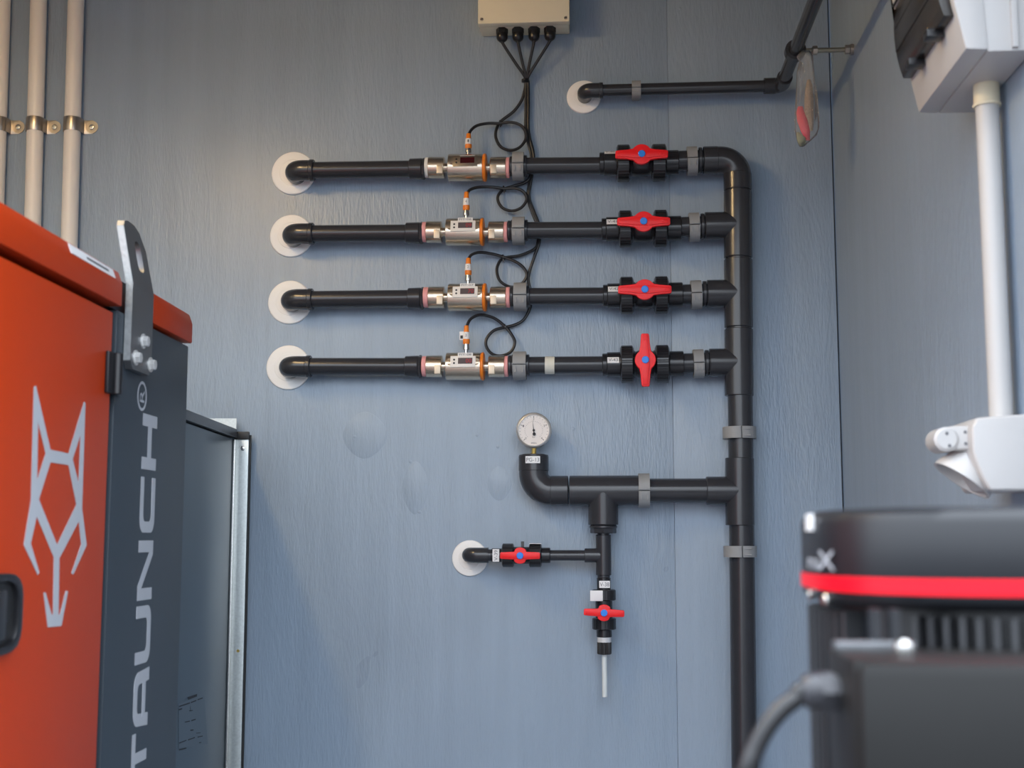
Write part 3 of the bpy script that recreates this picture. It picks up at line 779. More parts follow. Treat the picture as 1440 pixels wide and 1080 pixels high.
# --- overhead pipe to the right: wall elbow, run, elbow towards the room, hanger
rosette(821, 137, 24, 'white round wall rosette at the left end of the uppermost thin pipe')
ov = thing('overhead_pipe', 'thin dark pipe along the top of the wall, turning towards the room', 'pipe', W(822, 127, PA))
K = W(822, 127.5, PA); S = W(848, 127, PA); E = W(1099, 120.5, PA)
wp = V((K.x, WALL_Y - 0.009, K.z))
MB().lathe(wp, FRONT, [(0, 9 * PXM), (0.02, 9 * PXM)], 28).build('wall_stub', 'pvc', ov)
MB().tube(bend(wp + FRONT * 0.004, K, S, 11.5 * PXM, 10), 10.6 * PXM, 28).build('elbow', 'pvc', ov)
lat(S - XX * 0.01, S, 11.2 * PXM, name='elbow_collar', parent=ov)
MB().lathe(S, E - S, [(0, 8.3 * PXM), ((E - S).length - 0.02, 8.3 * PXM)], 32).build('pipe', 'pvc', ov)
Nend = V((E.x + 0.0, 0.4, E.z))
SE = W(1074, 121, PA)
arm = E + FRONT * (16 * PXM)
MB().tube(bend(SE, E, E + FRONT * (34 * PXM), 12 * PXM, 10), 10.8 * PXM, 28).build('elbow', 'pvc', ov)
lat(SE, SE + XX * (17 * PXM), 11.3 * PXM, name='elbow_collar', parent=ov)
MB().lathe(E + FRONT * 0.02, FRONT, [(0, 8.6 * PXM), (E.y - 0.5, 8.6 * PXM)], 32).build('pipe', 'pvc', ov)
clamp(W(894.7, 126.5, PA), XX, 12.5 * PXM, 8.6 * PXM, 'grey clamp on the thin overhead pipe, right of its rosette', YY * PA, th=4 * PXM)
# hanger: pipe ring + threaded rod to the right wall
HY = None
r_ = ray(1118, 67); tt = (E.x - EYE.x) / r_.x
HY = (EYE + r_ * tt).y
hc = V((E.x, HY, E.z))
hg = thing('rod_hanger', 'threaded rod and ring holding the overhead pipe off the right wall', 'pipe hanger', V((RIGHT_X, HY, E.z)))
MB().lathe(hc + YY * 0.011, FRONT, [(0, 9 * PXM), (0, 13.5 * PXM), (0.022, 13.5 * PXM), (0.022, 9 * PXM)], 36, cap=False).build('ring', 'pvc', hg)
rz = hc.copy()
MB().lathe(rz + XX * (12 * PXM), XX, [(0, 3.3 * PXM), (RIGHT_X - rz.x - 12 * PXM - 0.0005, 3.3 * PXM)], 20).build('threaded_rod', 'rod_zinc', hg)
for x in (rz.x + 22 * PXM, RIGHT_X - 0.02):
    MB().lathe(V((x, rz.y, rz.z)), XX, [(0, 5.4 * PXM), (0.001, 6.0 * PXM), (0.011, 6.0 * PXM), (0.012, 5.4 * PXM)], 6).build('nut', 'strap_steel', hg)
MB().lathe(V((RIGHT_X - 0.008, rz.y, rz.z)), XX, [(0, 7 * PXM), (0.0075, 7 * PXM)], 20).build('washer', 'strap_steel', hg)

# clear bag hanging from the hanger
BY = HY - 0.03
def bagpt(px, py): return PY(px, py, BY)
bag = thing('plastic_bag', 'clear plastic bag with a red item hanging from the overhead pipe hanger', 'bag', bagpt(1130, 206))
def lump(profile, depth, seed, mname, name, wob=0.1, seg=26, tilt=0.0, cap=True):
    rnd = random.Random(seed)
    mb = MB(); bm = mb.bm
    rings = []
    n = len(profile)
    ph = [rnd.uniform(0, 6.28) for _ in range(6)]
    for k, (y, x0, x1) in enumerate(profile):
        c = bagpt((x0 + x1) / 2, y); hw = (x1 - x0) / 2 * mpp(c)
        ring = []
        for i in range(seg):
            a = 2 * PI * i / seg
            w_ = 1 + wob * (math.sin(3 * a + ph[0] + k * 0.7) + 0.7 * math.sin(5 * a + ph[1] - k * 1.1) + 0.5 * math.sin(8 * a + ph[2] + k * 0.5)) * (1 if 0 < k < n - 1 else 0.2)
            ring.append(bm.verts.new(c + XX * (hw * math.cos(a) * (1 + (w_ - 1) * 0.25)) + YY * (depth * hw * math.sin(a) * w_)))
        rings.append(ring)
    mb.ring_faces(rings, True, cap)
    return mb.build(name, mname, bag, sharp=80)
lump([(72, 1126, 1139), (80, 1120, 1142), (86, 1124, 1143), (100, 1121, 1145), (118, 1121, 1147), (135, 1120, 1150), (150, 1118, 1151), (165, 1118, 1152), (180, 1118, 1151), (190, 1119, 1148), (198, 1121, 1140), (206, 1124, 1131)], 0.75, 3, 'bag_film', 'bag_skin', 0.22)
lump([(150, 1122, 1129), (158, 1120, 1131), (170, 1121, 1136), (184, 1126, 1139), (197, 1133, 1139)], 0.5, 5, 'bag_red', 'red_item', 0.05)
lump([(112, 1135, 1140), (124, 1133, 1143), (140, 1131, 1144), (158, 1131, 1144), (172, 1136, 1144), (184, 1139, 1143)], 0.5, 6, 'bag_brown', 'brown_item', 0.2)
lump([(186, 1120, 1124), (194, 1120.5, 1133), (201, 1122, 1133), (205, 1125, 1130)], 0.5, 8, 'bag_green', 'green_item', 0.05)

# ------------------------------------------------------------------ junction box and sensor cables
jb = thing('junction_box', 'beige junction box with four black glands at the top of the wall', 'junction box', W(737, 52))
jd = 0.088
fl, fr_, fb = PY(672, 32, WALL_Y - jd), PY(801, 31, WALL_Y - jd), PY(736, 31.5, WALL_Y - jd)
zb = fb.z
jt = CEIL_Z - 0.05 if False else zb + 0.24
cx = (fl.x + fr_.x) / 2; hw = (fr_.x - fl.x) / 2
MB().box(V((cx, WALL_Y - 0.031, (zb + jt) / 2)), XX * (hw * 0.985), YY * 0.03, ZZ * ((jt - zb) / 2)).build('box_body', 'box_beige', jb, bevel=0.004)
lid = MB().box(V((cx, WALL_Y - 0.0755, (zb + jt) / 2)), XX * hw, YY * 0.0135, ZZ * ((jt - zb) / 2 + 0.001)).build('box_lid', 'box_beige', jb, bevel=0.004)
for px, py in ((677.5, 27), (795.5, 25)):
    c = PY(px, py, WALL_Y - 0.089)
    sc1 = MB().lathe(c + YY * 0.001, FRONT, [(0, 0.0046), (0.0014, 0.0044), (0.0016, 0.003)], 16).build('lid_screw', 'strap_steel', lid)
    MB().box(c + FRONT * 0.0007, XX * 0.0034 + ZZ * 0.001, ZZ * 0.0006, YY * 0.0003).build('screw_slot', 'ink', sc1)
GL = []
for px in (706, 728.3, 751, 773.3):
    c = PY(px, 44, WALL_Y - 0.048); c.z = zb
    g = MB().lathe(c + ZZ * 0.0, -ZZ, [(0, 8.6 * PXM), (7 * PXM, 8.6 * PXM)], 6).build('gland_nut', 'black_plastic', jb)
    MB().lathe(c - ZZ * (7 * PXM), -ZZ, [(0, 8 * PXM), (0.001, 8.3 * PXM), (7 * PXM, 8.0 * PXM), (10 * PXM, 6.6 * PXM), (12 * PXM, 4 * PXM)], 24).build('gland_cap', 'black_plastic', g)
    GL.append(c - ZZ * (17 * PXM))
CR = 2.15 * PXM
pc_ = 0.012
def wpts(lst, p=pc_):
    return [W(a[0], a[1], a[2] if len(a) > 2 else p) for a in lst]
trunk = [
    [(739, 118), (737.5, 128), (733, 142), (722, 157), (704, 171)],
    [(740, 118), (739.5, 150), (740, 189), (747, 218), (746, 247), (738, 257), (722, 262), (709, 266)],
    [(741.5, 118), (741.5, 150), (742, 187), (749, 218), (746.5, 247), (742, 276), (749, 300), (756.5, 320), (756, 342), (750, 351), (730, 359.5), (708, 363)],
    [(743, 118), (743.2, 150), (743.5, 187), (750.5, 218), (748, 247), (744, 276), (751, 298), (759, 320), (758, 342), (750.5, 364), (743, 390), (746.5, 412), (746, 431), (737, 449), (724, 457), (711, 460)],
]
loops = [
    [(697.5, 184, .02), (698, 196, .024), (705, 207, .026), (718, 211.5, .026), (731, 207, .026), (739, 196, .024), (738.5, 184, .024), (731, 175.5, .024), (718, 171.8, .024), (703, 173.5, .022), (686, 173.5, .024), (671, 176.5, .034), (662.5, 183, .046), (659, 190, .056)],
    [(701, 274, .02), (700.5, 283, .024), (707, 292.5, .026), (720, 296.5, .026), (733, 292, .026), (740.5, 281, .024), (737, 270.5, .024), (726, 265, .024), (709, 265, .022), (690, 263, .024), (672, 263.5, .034), (661, 267, .046), (656, 273, .056)],
    [(700, 373, .02), (699, 384, .024), (704, 396, .026), (718, 403.5, .022), (732, 400, .022), (740.5, 389, .024), (737, 377.5, .024), (725, 368, .024), (708, 361.5, .022), (691.5, 357, .024), (674, 355, .034), (663, 358.5, .046), (658.7, 365, .056)],
    [(695, 464.5, .02), (685, 475, .024), (683.5, 486, .026), (691, 497, .026), (704, 500.5, .026), (718, 495, .026), (724, 482, .024), (719, 470, .024), (710.5, 459.5, .022), (695, 447.5, .024), (676, 442.8, .034), (662, 448.5, .046), (656, 460, .056)],
]
knots = [(704, 173), (709, 265.5), (708, 362), (710.8, 460)]
con = [(190, 209, 216.5), (272, 296, 307), (365, 387, 399.5), (460, 484, 496.5)]
for i in range(4):
    cb = thing('sensor_cable', 'black sensor cable with orange plug looping down to the %s flow meter' % o_ if False else 'black looped cable with orange plug on the %s flow meter' % ORD[i], 'cable', W(loops[i][-1][0], con[i][2], PA), 'looped sensor cables')
    g = GL[i]
    q = [g + ZZ * 0.012, g - ZZ * 0.004]
    tie = W(740, 115, pc_ + 0.006)
    mid = g.lerp(tie, 0.55); mid.y = (g.y + tie.y) / 2 - 0.002
    path = q + [mid] + [W(738.2 + i * 1.5, 108, pc_ + 0.012)] + wpts(trunk[i], pc_) + wpts(loops[i])
    # spread the parallel strands in depth
    path = [p + V((0, -0.0016 * (i % 2), 0)) if 3 < k < 3 + len(trunk[i]) else p for k, p in enumerate(path)]
    MB().tube(spline(path, 6), CR, 10).build('cable', 'cable_black', cb)
    kx, ky = knots[i]
    kp = W(kx, ky, 0.019)
    MB().lathe(kp - (XX * 0.8 + ZZ * 0.25).normalized() * 0.002, (XX * 0.8 + ZZ * 0.25), [(0, 0.0082), (0.004, 0.0082)], 14).build('cable_tie', 'black_plastic', cb)
    MB().box(kp - ZZ * 0.008 + FRONT * 0.004, XX * 0.0016, ZZ * 0.004, YY * 0.0012).build('tie_tail', 'black_plastic', cb)
    # plug
    cxp = loops[i][-1][0]
    top = W(cxp, con[i][0] - 2, PA); bot = W(cxp - 0.3, con[i][1], PA); meter_top = W(cxp - 0.6, con[i][2] + 2, PA)
    dv = (bot - top); L = dv.length
    pg_ = MB().lathe(top, dv, [(0, 2.8 * PXM), (0.002, 3.3 * PXM), (L * 0.3, 3.7 * PXM), (L * 0.42, 4.4 * PXM), (L * 0.92, 4.9 * PXM), (L, 4.2 * PXM)], 20).build('plug', 'orange_plastic', cb)
    MB().lathe(top + dv * 0.36, dv, [(0, 4.5 * PXM), (L * 0.38, 5.1 * PXM)], 20, cap=False).build('plug_label', 'tag_white', pg_)
    text(['1', '4', '2', '3'][i], top + dv * 0.55 + FRONT * (5.1 * PXM), XX, ZZ, 1.6 * PXM, 4 * PXM, 'ink', pg_, name='plug_number')
    if i == 3:
        MB().box(top + dv * 0.55 - XX * (5.5 * PXM) + FRONT * 0.002, XX * (4 * PXM), ZZ * (6 * PXM), YY * 0.0008).build('plug_flag', 'tag_white', pg_, bevel=0.0006)
        MB().box(top + dv * 0.62 - XX * (6.5 * PXM) + FRONT * 0.0032, XX * (1.8 * PXM), ZZ * (2.2 * PXM), YY * 0.0004).build('flag_print', 'ink', pg_)
    Ln = (meter_top - bot).length
    MB().lathe(bot, meter_top - bot, [(0, 4.0 * PXM), (Ln * 0.4, 4.6 * PXM), (Ln * 0.55, 4.6 * PXM), (Ln * 0.56, 2.6 * PXM), (Ln, 2.6 * PXM)], 20).build('plug_nut', 'steel', cb)
MB().lathe(W(738.5, 115, pc_ + .008), ZZ, [(0, .0095), (.006, .0095)], 16).build('bundle_tie', 'black_plastic', bpy.data.objects['sensor_cable.001'])

# ------------------------------------------------------------------ white conduits at the left of the back wall
CRr = 11.3 * mpp(W(100, 200))
names = ['leftmost', 'middle', 'rightmost']
for i, (xt, xb, yb) in enumerate(((3.5, -6.5, 300), (54.5, 46, 308), (107, 97, 350))):
    a = W(xt, 0, 0.022); b = W(xb, yb, 0.022)
    x_ = W((xt + xb) / 2, yb / 2, 0.022)
    d = (a - b).normalized()
    bot = b + d * (-(b.z - 0.02) / d.z) ; topp = a + d * ((CEIL_Z - 0.001 - a.z) / d.z)
    c = tag(MB().lathe(bot, topp - bot, [(0, CRr), ((topp - bot).length, CRr)], 40).build('conduit', 'conduit_white'), 'white conduit rising behind the orange cabinet, %s of three' % names[i], 'conduit', 'white conduits on the back wall')
    sc0 = W([-1.5, 49.5, 102][i], 176, 0.022)
    st = thing('conduit_strap', 'metal saddle strap screwed beside the %s white conduit' % names[i], 'pipe strap', V((sc0.x, WALL_Y, sc0.z)), 'metal straps on the white conduits')
    zh = 10 * mpp(sc0)
    mb = MB(); bm = mb.bm
    prof = []
    for k in range(19):
        a_ = math.radians(200 - k * 200 / 18)
        prof.append((math.cos(a_), math.sin(a_)))
    inn = [sc0 + XX * (x * CRr * 1.01) + FRONT * (y * CRr * 1.01) for x, y in prof] + [V((sc0.x + CRr * 1.0, WALL_Y - 0.001, 0)) * 1.0]
    pts_in = [V((p.x, p.y, 0)) for p in inn[:-1]] + [V((sc0.x + CRr * 1.04, WALL_Y - 0.0006, 0)), V((sc0.x + CRr * 1.04 + 14 * PXM, WALL_Y - 0.0006, 0))]
    pts_out = [V((sc0.x + x * CRr * 1.10, sc0.y - y * CRr * 1.10, 0)) for x, y in prof] + [V((sc0.x + CRr * 1.13, WALL_Y - 0.0025, 0)), V((sc0.x + CRr * 1.04 + 14 * PXM, WALL_Y - 0.0025, 0))]
    for zz in (0,):
        lo = [bm.verts.new(V((p.x, p.y, sc0.z - zh))) for p in pts_out]; hi = [bm.verts.new(V((p.x, p.y, sc0.z + zh))) for p in pts_out]
        lo2 = [bm.verts.new(V((p.x, p.y, sc0.z - zh))) for p in pts_in]; hi2 = [bm.verts.new(V((p.x, p.y, sc0.z + zh))) for p in pts_in]
        n = len(lo)
        for k in range(n - 1):
            bm.faces.new((lo[k], lo[k + 1], hi[k + 1], hi[k])); bm.faces.new((lo2[k + 1], lo2[k], hi2[k], hi2[k + 1]))
            bm.faces.new((lo[k + 1], lo[k], lo2[k], lo2[k + 1])); bm.faces.new((hi[k], hi[k + 1], hi2[k + 1], hi2[k]))
        bm.faces.new((lo[0], hi[0], hi2[0], lo2[0])); bm.faces.new((hi[-1], lo[-1], lo2[-1], hi2[-1]))
    mb.build('saddle', 'strap_steel', st, bevel=0.0006)
    sx = sc0.x + CRr * 1.1 + 11.5 * PXM
    MB().lathe(V((sx, WALL_Y - 0.0024, sc0.z)), FRONT, [(-0.0018, 9.6 * PXM), (0.0002, 9.6 * PXM)], 28).build('tab_end', 'strap_steel', st)
    MB().lathe(V((sx, WALL_Y - 0.003, sc0.z)), FRONT, [(0, 4.4 * PXM), (0.0025, 3.8 * PXM), (0.003, 2.0 * PXM), (0.0018, 1.8 * PXM)], 16).build('screw', 'steel', st)

# ------------------------------------------------------------------ orange / charcoal cabinet on the left
def frame_from(vpx, foot_px, Y):
    d = ray(vpx, 755); d.z = 0; d.normalize()
    n = V((d.y, -d.x, 0))
    o = PY(foot_px, 755, Y)
    return o, d, n
CO, CD, CN = frame_from(790, 257, 2.32)
def cab(px, py, off=0.0): return PP(px, py, CO + CN * off, CN)
def cu(p): return (p - CO).dot(CD)
def CP(u, z, off=0.0): return V((CO.x + CD.x * u + CN.x * off, CO.y + CD.y * u + CN.y * off, z))
cbn = thing('equipment_cabinet', 'orange and charcoal equipment cabinet with fox emblem at the left edge', 'cabinet', V((CO.x, CO.y, 0)))
DEPTH = 0.62
z_lid = (cab(130, 414).z + cab(235, 469).z) / 2            # underside of the lid
z_lt = cab(86, 353).z; z_lt2 = z_lt + 0.019
u_near = cu(cab(-260, 600)); u_far = 0.0
u_dl = cu(cab(163, 500)); u_de = cu(cab(155, 500))
off_b = -0.012
# carcass behind door and panel
p = [CP(u_near, 0.06, off_b - 0.004), CP(u_far - 0.004, 0.06, off_b - 0.004), CP(u_far - 0.004, 0.06, -DEPTH), CP(u_near, 0.06, -DEPTH)]
MB().prism(p, ZZ * (z_lid - 0.06 - 0.004)).build('carcass', 'charcoal_paint', cbn)
p = [CP(u_near + .02, 0.0, -0.05), CP(u_far - 0.02, 0.0, -0.05), CP(u_far - 0.02, 0.0, -DEPTH + .03), CP(u_near + .02, 0.0, -DEPTH + .03)]
MB().prism(p, ZZ * 0.061).build('plinth', 'black_plastic', cbn)
# charcoal end panel with lettering
p = [CP(u_dl, 0.06, 0), CP(u_far, 0.06, 0), CP(u_far, 0.06, off_b - .003), CP(u_dl, 0.06, off_b - .003)]
pnl = MB().prism(p, ZZ * (z_lid - 0.064)).build('end_panel', 'charcoal_paint', cbn, bevel=0.002)
# orange door
p = [CP(u_near + 0.01, 0.08, 0.002), CP(u_de, 0.08, 0.002), CP(u_de, 0.08, off_b), CP(u_near + 0.01, 0.08, off_b)]
door = MB().prism(p, ZZ * (z_lid - 0.012 - 0.08)).build('door', 'orange_paint', cbn, bevel=0.002)
# lid with chamfered edge, notched for the lifting bracket
def lid_piece(u0, u1, back=0.0):
    o0 = 0.006 - back
    prof = [(o0, z_lid + 0.002), (o0, z_lt), (o0 - 0.007, z_lt2), (-DEPTH, z_lt2 + 0.002), (-DEPTH, z_lid + 0.002)]
    return MB().prism([CP(u0, z, o) for o, z in prof], CD * (u1 - u0))
u_n0 = cu(cab(172, 420, 0.006)); u_n1 = cu(cab(216, 440, 0.006))
lm = lid_piece(u_near - 0.004, u_n0).build('lid', 'orange_paint', cbn, bevel=0.003)
lid_piece(u_n0 - 0.002, u_n1 + 0.002, 0.02).build('lid_notch', 'charcoal_paint', cbn)
lid_piece(u_n1, u_far + 0.004).build('lid', 'orange_paint', cbn, bevel=0.003)
# sticker on the chamfer
ch_n = (CN * (z_lt2 - z_lt) + ZZ * 0.007).normalized(); ch_e = CD.cross(ch_n) * -1
us, ue = cu(cab(95, 350)), cu(cab(158, 385))
cmid = CP((us + ue) / 2, (z_lt + z_lt2) / 2, 0.006 - 0.0032)
st_ = MB().box(cmid, CD * ((ue - us) / 2), ch_e * 0.0075, ch_n * 0.0004).build('lid_sticker', 'tag_white', lm)
MB().box(cmid + ch_n * 0.0006 + CD * 0.02, CD * 0.045, ch_e * 0.002, ch_n * 0.0002).build('sticker_print', 'ink_grey', st_)
# black hinge
hp0, hp1 = cab(149, 493, 0.004), cab(169, 553, 0.004)
hu0, hu1 = cu(cab(149, 525, 0.004)), cu(cab(168, 525, 0.004))
hz1, hz0 = cab(158, 494, 0.01).z, cab(158, 553, 0.01).z
hin = MB().box((CP(hu0, hz0, 0.005) + CP(hu1, hz1, 0.005)) / 2, CD * ((hu1 - hu0) / 2), CN * 0.003, ZZ * ((hz1 - hz0) / 2)).build('hinge', 'black_plastic', cbn, bevel=0.0015)
MB().lathe(CP((hu0 + hu1) / 2, hz0, 0.011), ZZ, [(0, 0.007), (0.001, 0.008), (hz1 - hz0 - 0.001, 0.008), (hz1 - hz0, 0.007)], 20).build('hinge_pin', 'black_plastic', hin)
# door handle recess (left edge of the picture)
hm = (cab(-8, 863)); hu = cu(cab(21, 863)); hz_t, hz_b = cab(0, 806).z, cab(0, 920).z
uc = hu - 0.075; zc_ = (hz_t + hz_b) / 2; hh = (hz_t - hz_b) / 2
pts = []
for k in range(32):
    a = 2 * PI * k / 32
    kx = (abs(math.cos(a)) ** 4 + abs(math.sin(a)) ** 4) ** -0.25
    pts.append((uc + 0.075 * kx * math.cos(a), zc_ + hh * kx * math.sin(a)))
hnd = MB().prism([CP(u, z, 0.001) for u, z in pts], CN * 0.010, hole=[CP(uc + (u - uc) * 0.80, zc_ + (z - zc_) * 0.80, 0.001) for u, z in pts]).build('handle', 'black_plastic', door, bevel=0.002)
MB().prism([CP(uc + (u - uc) * 0.82, zc_ + (z - zc_) * 0.82, 0.002) for u, z in pts], CN * 0.003).build('handle_well', 'black_rubber', door)
MB().box(CP(uc - 0.01, zc_, 0.012), CD * 0.02, ZZ * (hh * 0.6), CN * 0.006).build('handle_lever', 'black_plastic', door, bevel=0.003)
# fox-head emblem on the door, strokes as thin decals
def fx(x, y): return (20 + x / 2.917, 530 + y / 2.919)
fox = [
    [(80, 40), (88, 36), (97, 185), (93, 425), (100, 505), (66, 545), (68, 500)],
    [(88, 36), (148, 300), (140, 330), (128, 315), (97, 185)],
    [(145, 298), (225, 315), (238, 335), (222, 362), (145, 350), (128, 315)],
    [(128, 315), (148, 350), (98, 510), (70, 520), (92, 428)],
    [(286, 102), (275, 225), (238, 340), (222, 315)],
    [(286, 102), (291, 107), (277, 545), (256, 525), (263, 440), (272, 228)],
    [(222, 362), (238, 335), (264, 440), (262, 540), (254, 525)],
    [(66, 520), (100, 503), (175, 690), (172, 745), (162, 742), (90, 570)],
    [(254, 525), (277, 540), (265, 590), (184, 745), (172, 745), (175, 690)],
    [(67, 515), (94, 560), (66, 685), (50, 697), (38, 690)],
    [(38, 690), (66, 683), (102, 803), (95, 812)],
    [(262, 570), (276, 535), (296, 690), (275, 695)],
    [(296, 690), (274, 688), (234, 806), (241, 811)],
    [(162, 735), (184, 735), (180, 985), (158, 985)],
    [(119, 885), (127, 885), (152, 976), (186, 976), (211, 878), (219, 880), (192, 1022), (137, 1028)],
]
em = MB()
for k, poly in enumerate(fox):
    em.prism([cab(*fx(x, y), 0.0022) for x, y in poly], CN * (0.0004 + 0.00002 * k))
em.build('fox_emblem', 'decal_silver', door)
# STAUNCH lettering on the end panel, reading upwards, cap tops towards the door
LET = {   # strokes in a unit cell: u along reading, v cap height
    'H': [[(0, 0), (.22, 0), (.22, 1), (0, 1)], [(.78, 0), (1, 0), (1, 1), (.78, 1)], [(.2, .36), (.8, .36), (.8, .62), (.2, .62)]],
    'T': [[(0, .76), (1, .76), (1, 1), (0, 1)], [(.39, 0), (.61, 0), (.61, .8), (.39, .8)]],
    'N': [[(0, 0), (.2, 0), (.2, 1), (0, 1)], [(.8, 0), (1, 0), (1, 1), (.8, 1)], [(0, 1), (.24, 1), (1, 0), (.76, 0)]],
}
def arcpts(cx, cy, rx, ry, a0, a1, n=8):
    return [(cx + rx * math.cos(math.radians(a0 + (a1 - a0) * i / n)), cy + ry * math.sin(math.radians(a0 + (a1 - a0) * i / n))) for i in range(n + 1)]
def band(outer, inner): return [[outer[i], outer[i + 1], inner[i + 1], inner[i]] for i in range(len(outer) - 1)]
co = [(1, 1)] + arcpts(.25, .75, .25, .25, 90, 180) + arcpts(.25, .25, .25, .25, 180, 270) + [(1, 0)]
ci = [(1, .77)] + arcpts(.34, .66, .14, .11, 90, 180) + arcpts(.34, .34, .14, .11, 180, 270) + [(1, .23)]
LET['C'] = band(co, ci)
uo = [(0, 1)] + arcpts(.25, .27, .25, .27, 180, 270) + arcpts(.75, .27, .25, .27, 270, 360) + [(1, 1)]
ui = [(.21, 1)] + arcpts(.36, .37, .15, .13, 180, 270) + arcpts(.64, .37, .15, .13, 270, 360) + [(.79, 1)]
LET['U'] = band(uo, ui)
ao = [(0, 0)] + arcpts(.30, .7, .26, .3, 180, 90) + arcpts(.70, .7, .26, .3, 90, 0) + [(1, 0)]
ai = [(.22, 0)] + arcpts(.38, .64, .13, .12, 180, 90) + arcpts(.62, .64, .13, .12, 90, 0) + [(.78, 0)]
LET['A'] = band(ao, ai) + [[(.18, .22), (.82, .22), (.82, .42), (.18, .42)]]
so_ = [(1, 1), (.2, 1), (.02, .85), (.02, .62), (.2, .5)]
LET['S'] = [[(.15, .78), (1, .78), (1, 1), (.15, 1)], [(0, .45), (.22, .45), (.22, .95), (0, .9)], [(.05, .40), (.95, .40), (.95, .60), (.05, .60)], [(.78, .08), (1, .1), (1, .55), (.78, .55)], [(0, 0), (.85, 0), (.85, .22), (0, .22)]]
ub, ut = cu(cab(219.5, 625, 0)), cu(cab(199.5, 625, 0))      # baseline / cap line along the depth
spans = {'H': (661, 583.5), 'C': (749, 671.5), 'N': (843, 760), 'U': (931, 851), 'A': (1020, 939), 'T': (1095, 1026), 'S': (1186, 1106)}
for ch, (y0, y1) in spans.items():
    xm = 210 - (y0 + y1) / 2 * 0.0 - ((y0 + y1) / 2 - 625) * 0.0165
    z0, z1 = cab(xm, y0).z, cab(xm, y1).z
    mb = MB()
    for k, poly in enumerate(LET[ch]):
        mb.prism([CP(ub + (ut - ub) * v, z0 + (z1 - z0) * u, 0.0003) for u, v in poly], CN * (0.0004 + 0.00003 * k))
    lo_ = mb.build('letter', 'decal_silver', pnl)
    lo_['label'] = 'silver letter %s' % ch
ru, rz_ = cu(cab(199.5, 557)), cab(199.5, 557).z
rr = abs(cab(199.5, 536).z - cab(199.5, 578).z) / 2
ruw = abs(cu(cab(206, 557)) - cu(cab(193, 557))) / 2
ring_o = [CP(ru + ruw * math.cos(a), rz_ + rr * math.sin(a), 0.0003) for a in [2 * PI * k / 32 for k in range(32)]]
ring_i = [CP(ru + ruw * .82 * math.cos(a), rz_ + rr * .82 * math.sin(a), 0.0003) for a in [2 * PI * k / 32 for k in range(32)]]
rg = MB().prism(ring_o, CN * 0.0004, hole=ring_i).build('registered_mark', 'decal_silver', pnl)
text('R', CP(ru, rz_, 0.0), ZZ, -CD, rr * 0.85, ruw * 0.95, 'decal_silver', rg, lift=0.0007)
# lifting bracket: thick bent plate, slot, three bolts
def bp(px, py, off): return cab(px, py, off)
th = 0.012
ua, ub2 = cu(cab(185, 450, 0.012)), cu(cab(214.5, 450, 0.012))
zb0, zb1, zb2 = cab(199, 524, .012).z, cab(199, 405, .012).z, cab(195, 308, .012).z
lean = 0.022
mb = MB(); bm = mb.bm
um = (ua + ub2) / 2; hwb = (ub2 - ua) / 2
outline = [(-1, zb0 + .012), (-.8, zb0), (.8, zb0), (1, zb0 + .012), (1, zb1), (0.93, zb2 - 0.035), (.55, zb2 - 0.008), (.1, zb2), (-.75, zb2), (-.97, zb2 - .012), (-1, zb1)]
def lo_off(z): return 0.0008 - max(0, (z - zb1) / (zb2 - zb1)) * lean
slot_c = (0.10, zb1 + (zb2 - zb1) * 0.50)
lower = [q for q in outline if q[1] <= zb1 + 1e-6]
upper_o = [(1, zb1), (0.97, zb1 + (zb2 - zb1) * .4), (0.93, zb2 - 0.035), (.55, zb2 - 0.008), (.1, zb2), (-.5, zb2), (-.8, zb2 - .004), (-.97, zb2 - .014), (-1, zb1 + (zb2 - zb1) * .5), (-1, zb1 + .004), (-1, zb1), (0, zb1)]
n = len(upper_o)
hole_ = []
for (x, z) in upper_o:
    a = math.atan2((z - slot_c[1]) / 0.05, (x - slot_c[0]))
    hole_.append((slot_c[0] + 0.30 * math.cos(a), slot_c[1] + 0.026 * math.sin(a)))
def B3(x, z, o): return CP(um + x * hwb, z, lo_off(z) + o)
def plate(poly, hole=None):
    a = [bm.verts.new(B3(x, z, 0)) for x, z in poly]; b = [bm.verts.new(B3(x, z, th)) for x, z in poly]
    n = len(a)
    for i in range(n): bm.faces.new((a[i], a[(i + 1) % n], b[(i + 1) % n], b[i]))
    if hole:
        c = [bm.verts.new(B3(x, z, 0)) for x, z in hole]; e = [bm.verts.new(B3(x, z, th)) for x, z in hole]
        for i in range(n):
            j = (i + 1) % n
            bm.faces.new((c[j], c[i], e[i], e[j])); bm.faces.new((a[j], a[i], c[i], c[j])); bm.faces.new((b[i], b[j], e[j], e[i]))
    else:
        bm.faces.new(list(reversed(a))); bm.faces.new(b)
plate([(-1, zb0 + .012), (-.8, zb0), (.8, zb0), (1, zb0 + .012), (1, zb1), (0, zb1), (-1, zb1)])
# denser slot outline
def dense(poly, k=4):
    out = []
    for i in range(len(poly)):
        a, b = poly[i], poly[(i + 1) % len(poly)]
        for q in range(k): out.append((a[0] + (b[0] - a[0]) * q / k, a[1] + (b[1] - a[1]) * q / k))
    return out
uo_ = dense(upper_o)
hl = []
for (x, z) in uo_:
    a = math.atan2((z - slot_c[1]) / 0.05, (x - slot_c[0]))
    k = (abs(math.cos(a)) ** 3 + abs(math.sin(a)) ** 3) ** (-1 / 3)
    hl.append((slot_c[0] + 0.30 * k * math.cos(a), slot_c[1] + 0.026 * k * math.sin(a)))
plate(uo_, hl)
br = mb.build('lifting_bracket', 'bracket_steel', cbn)
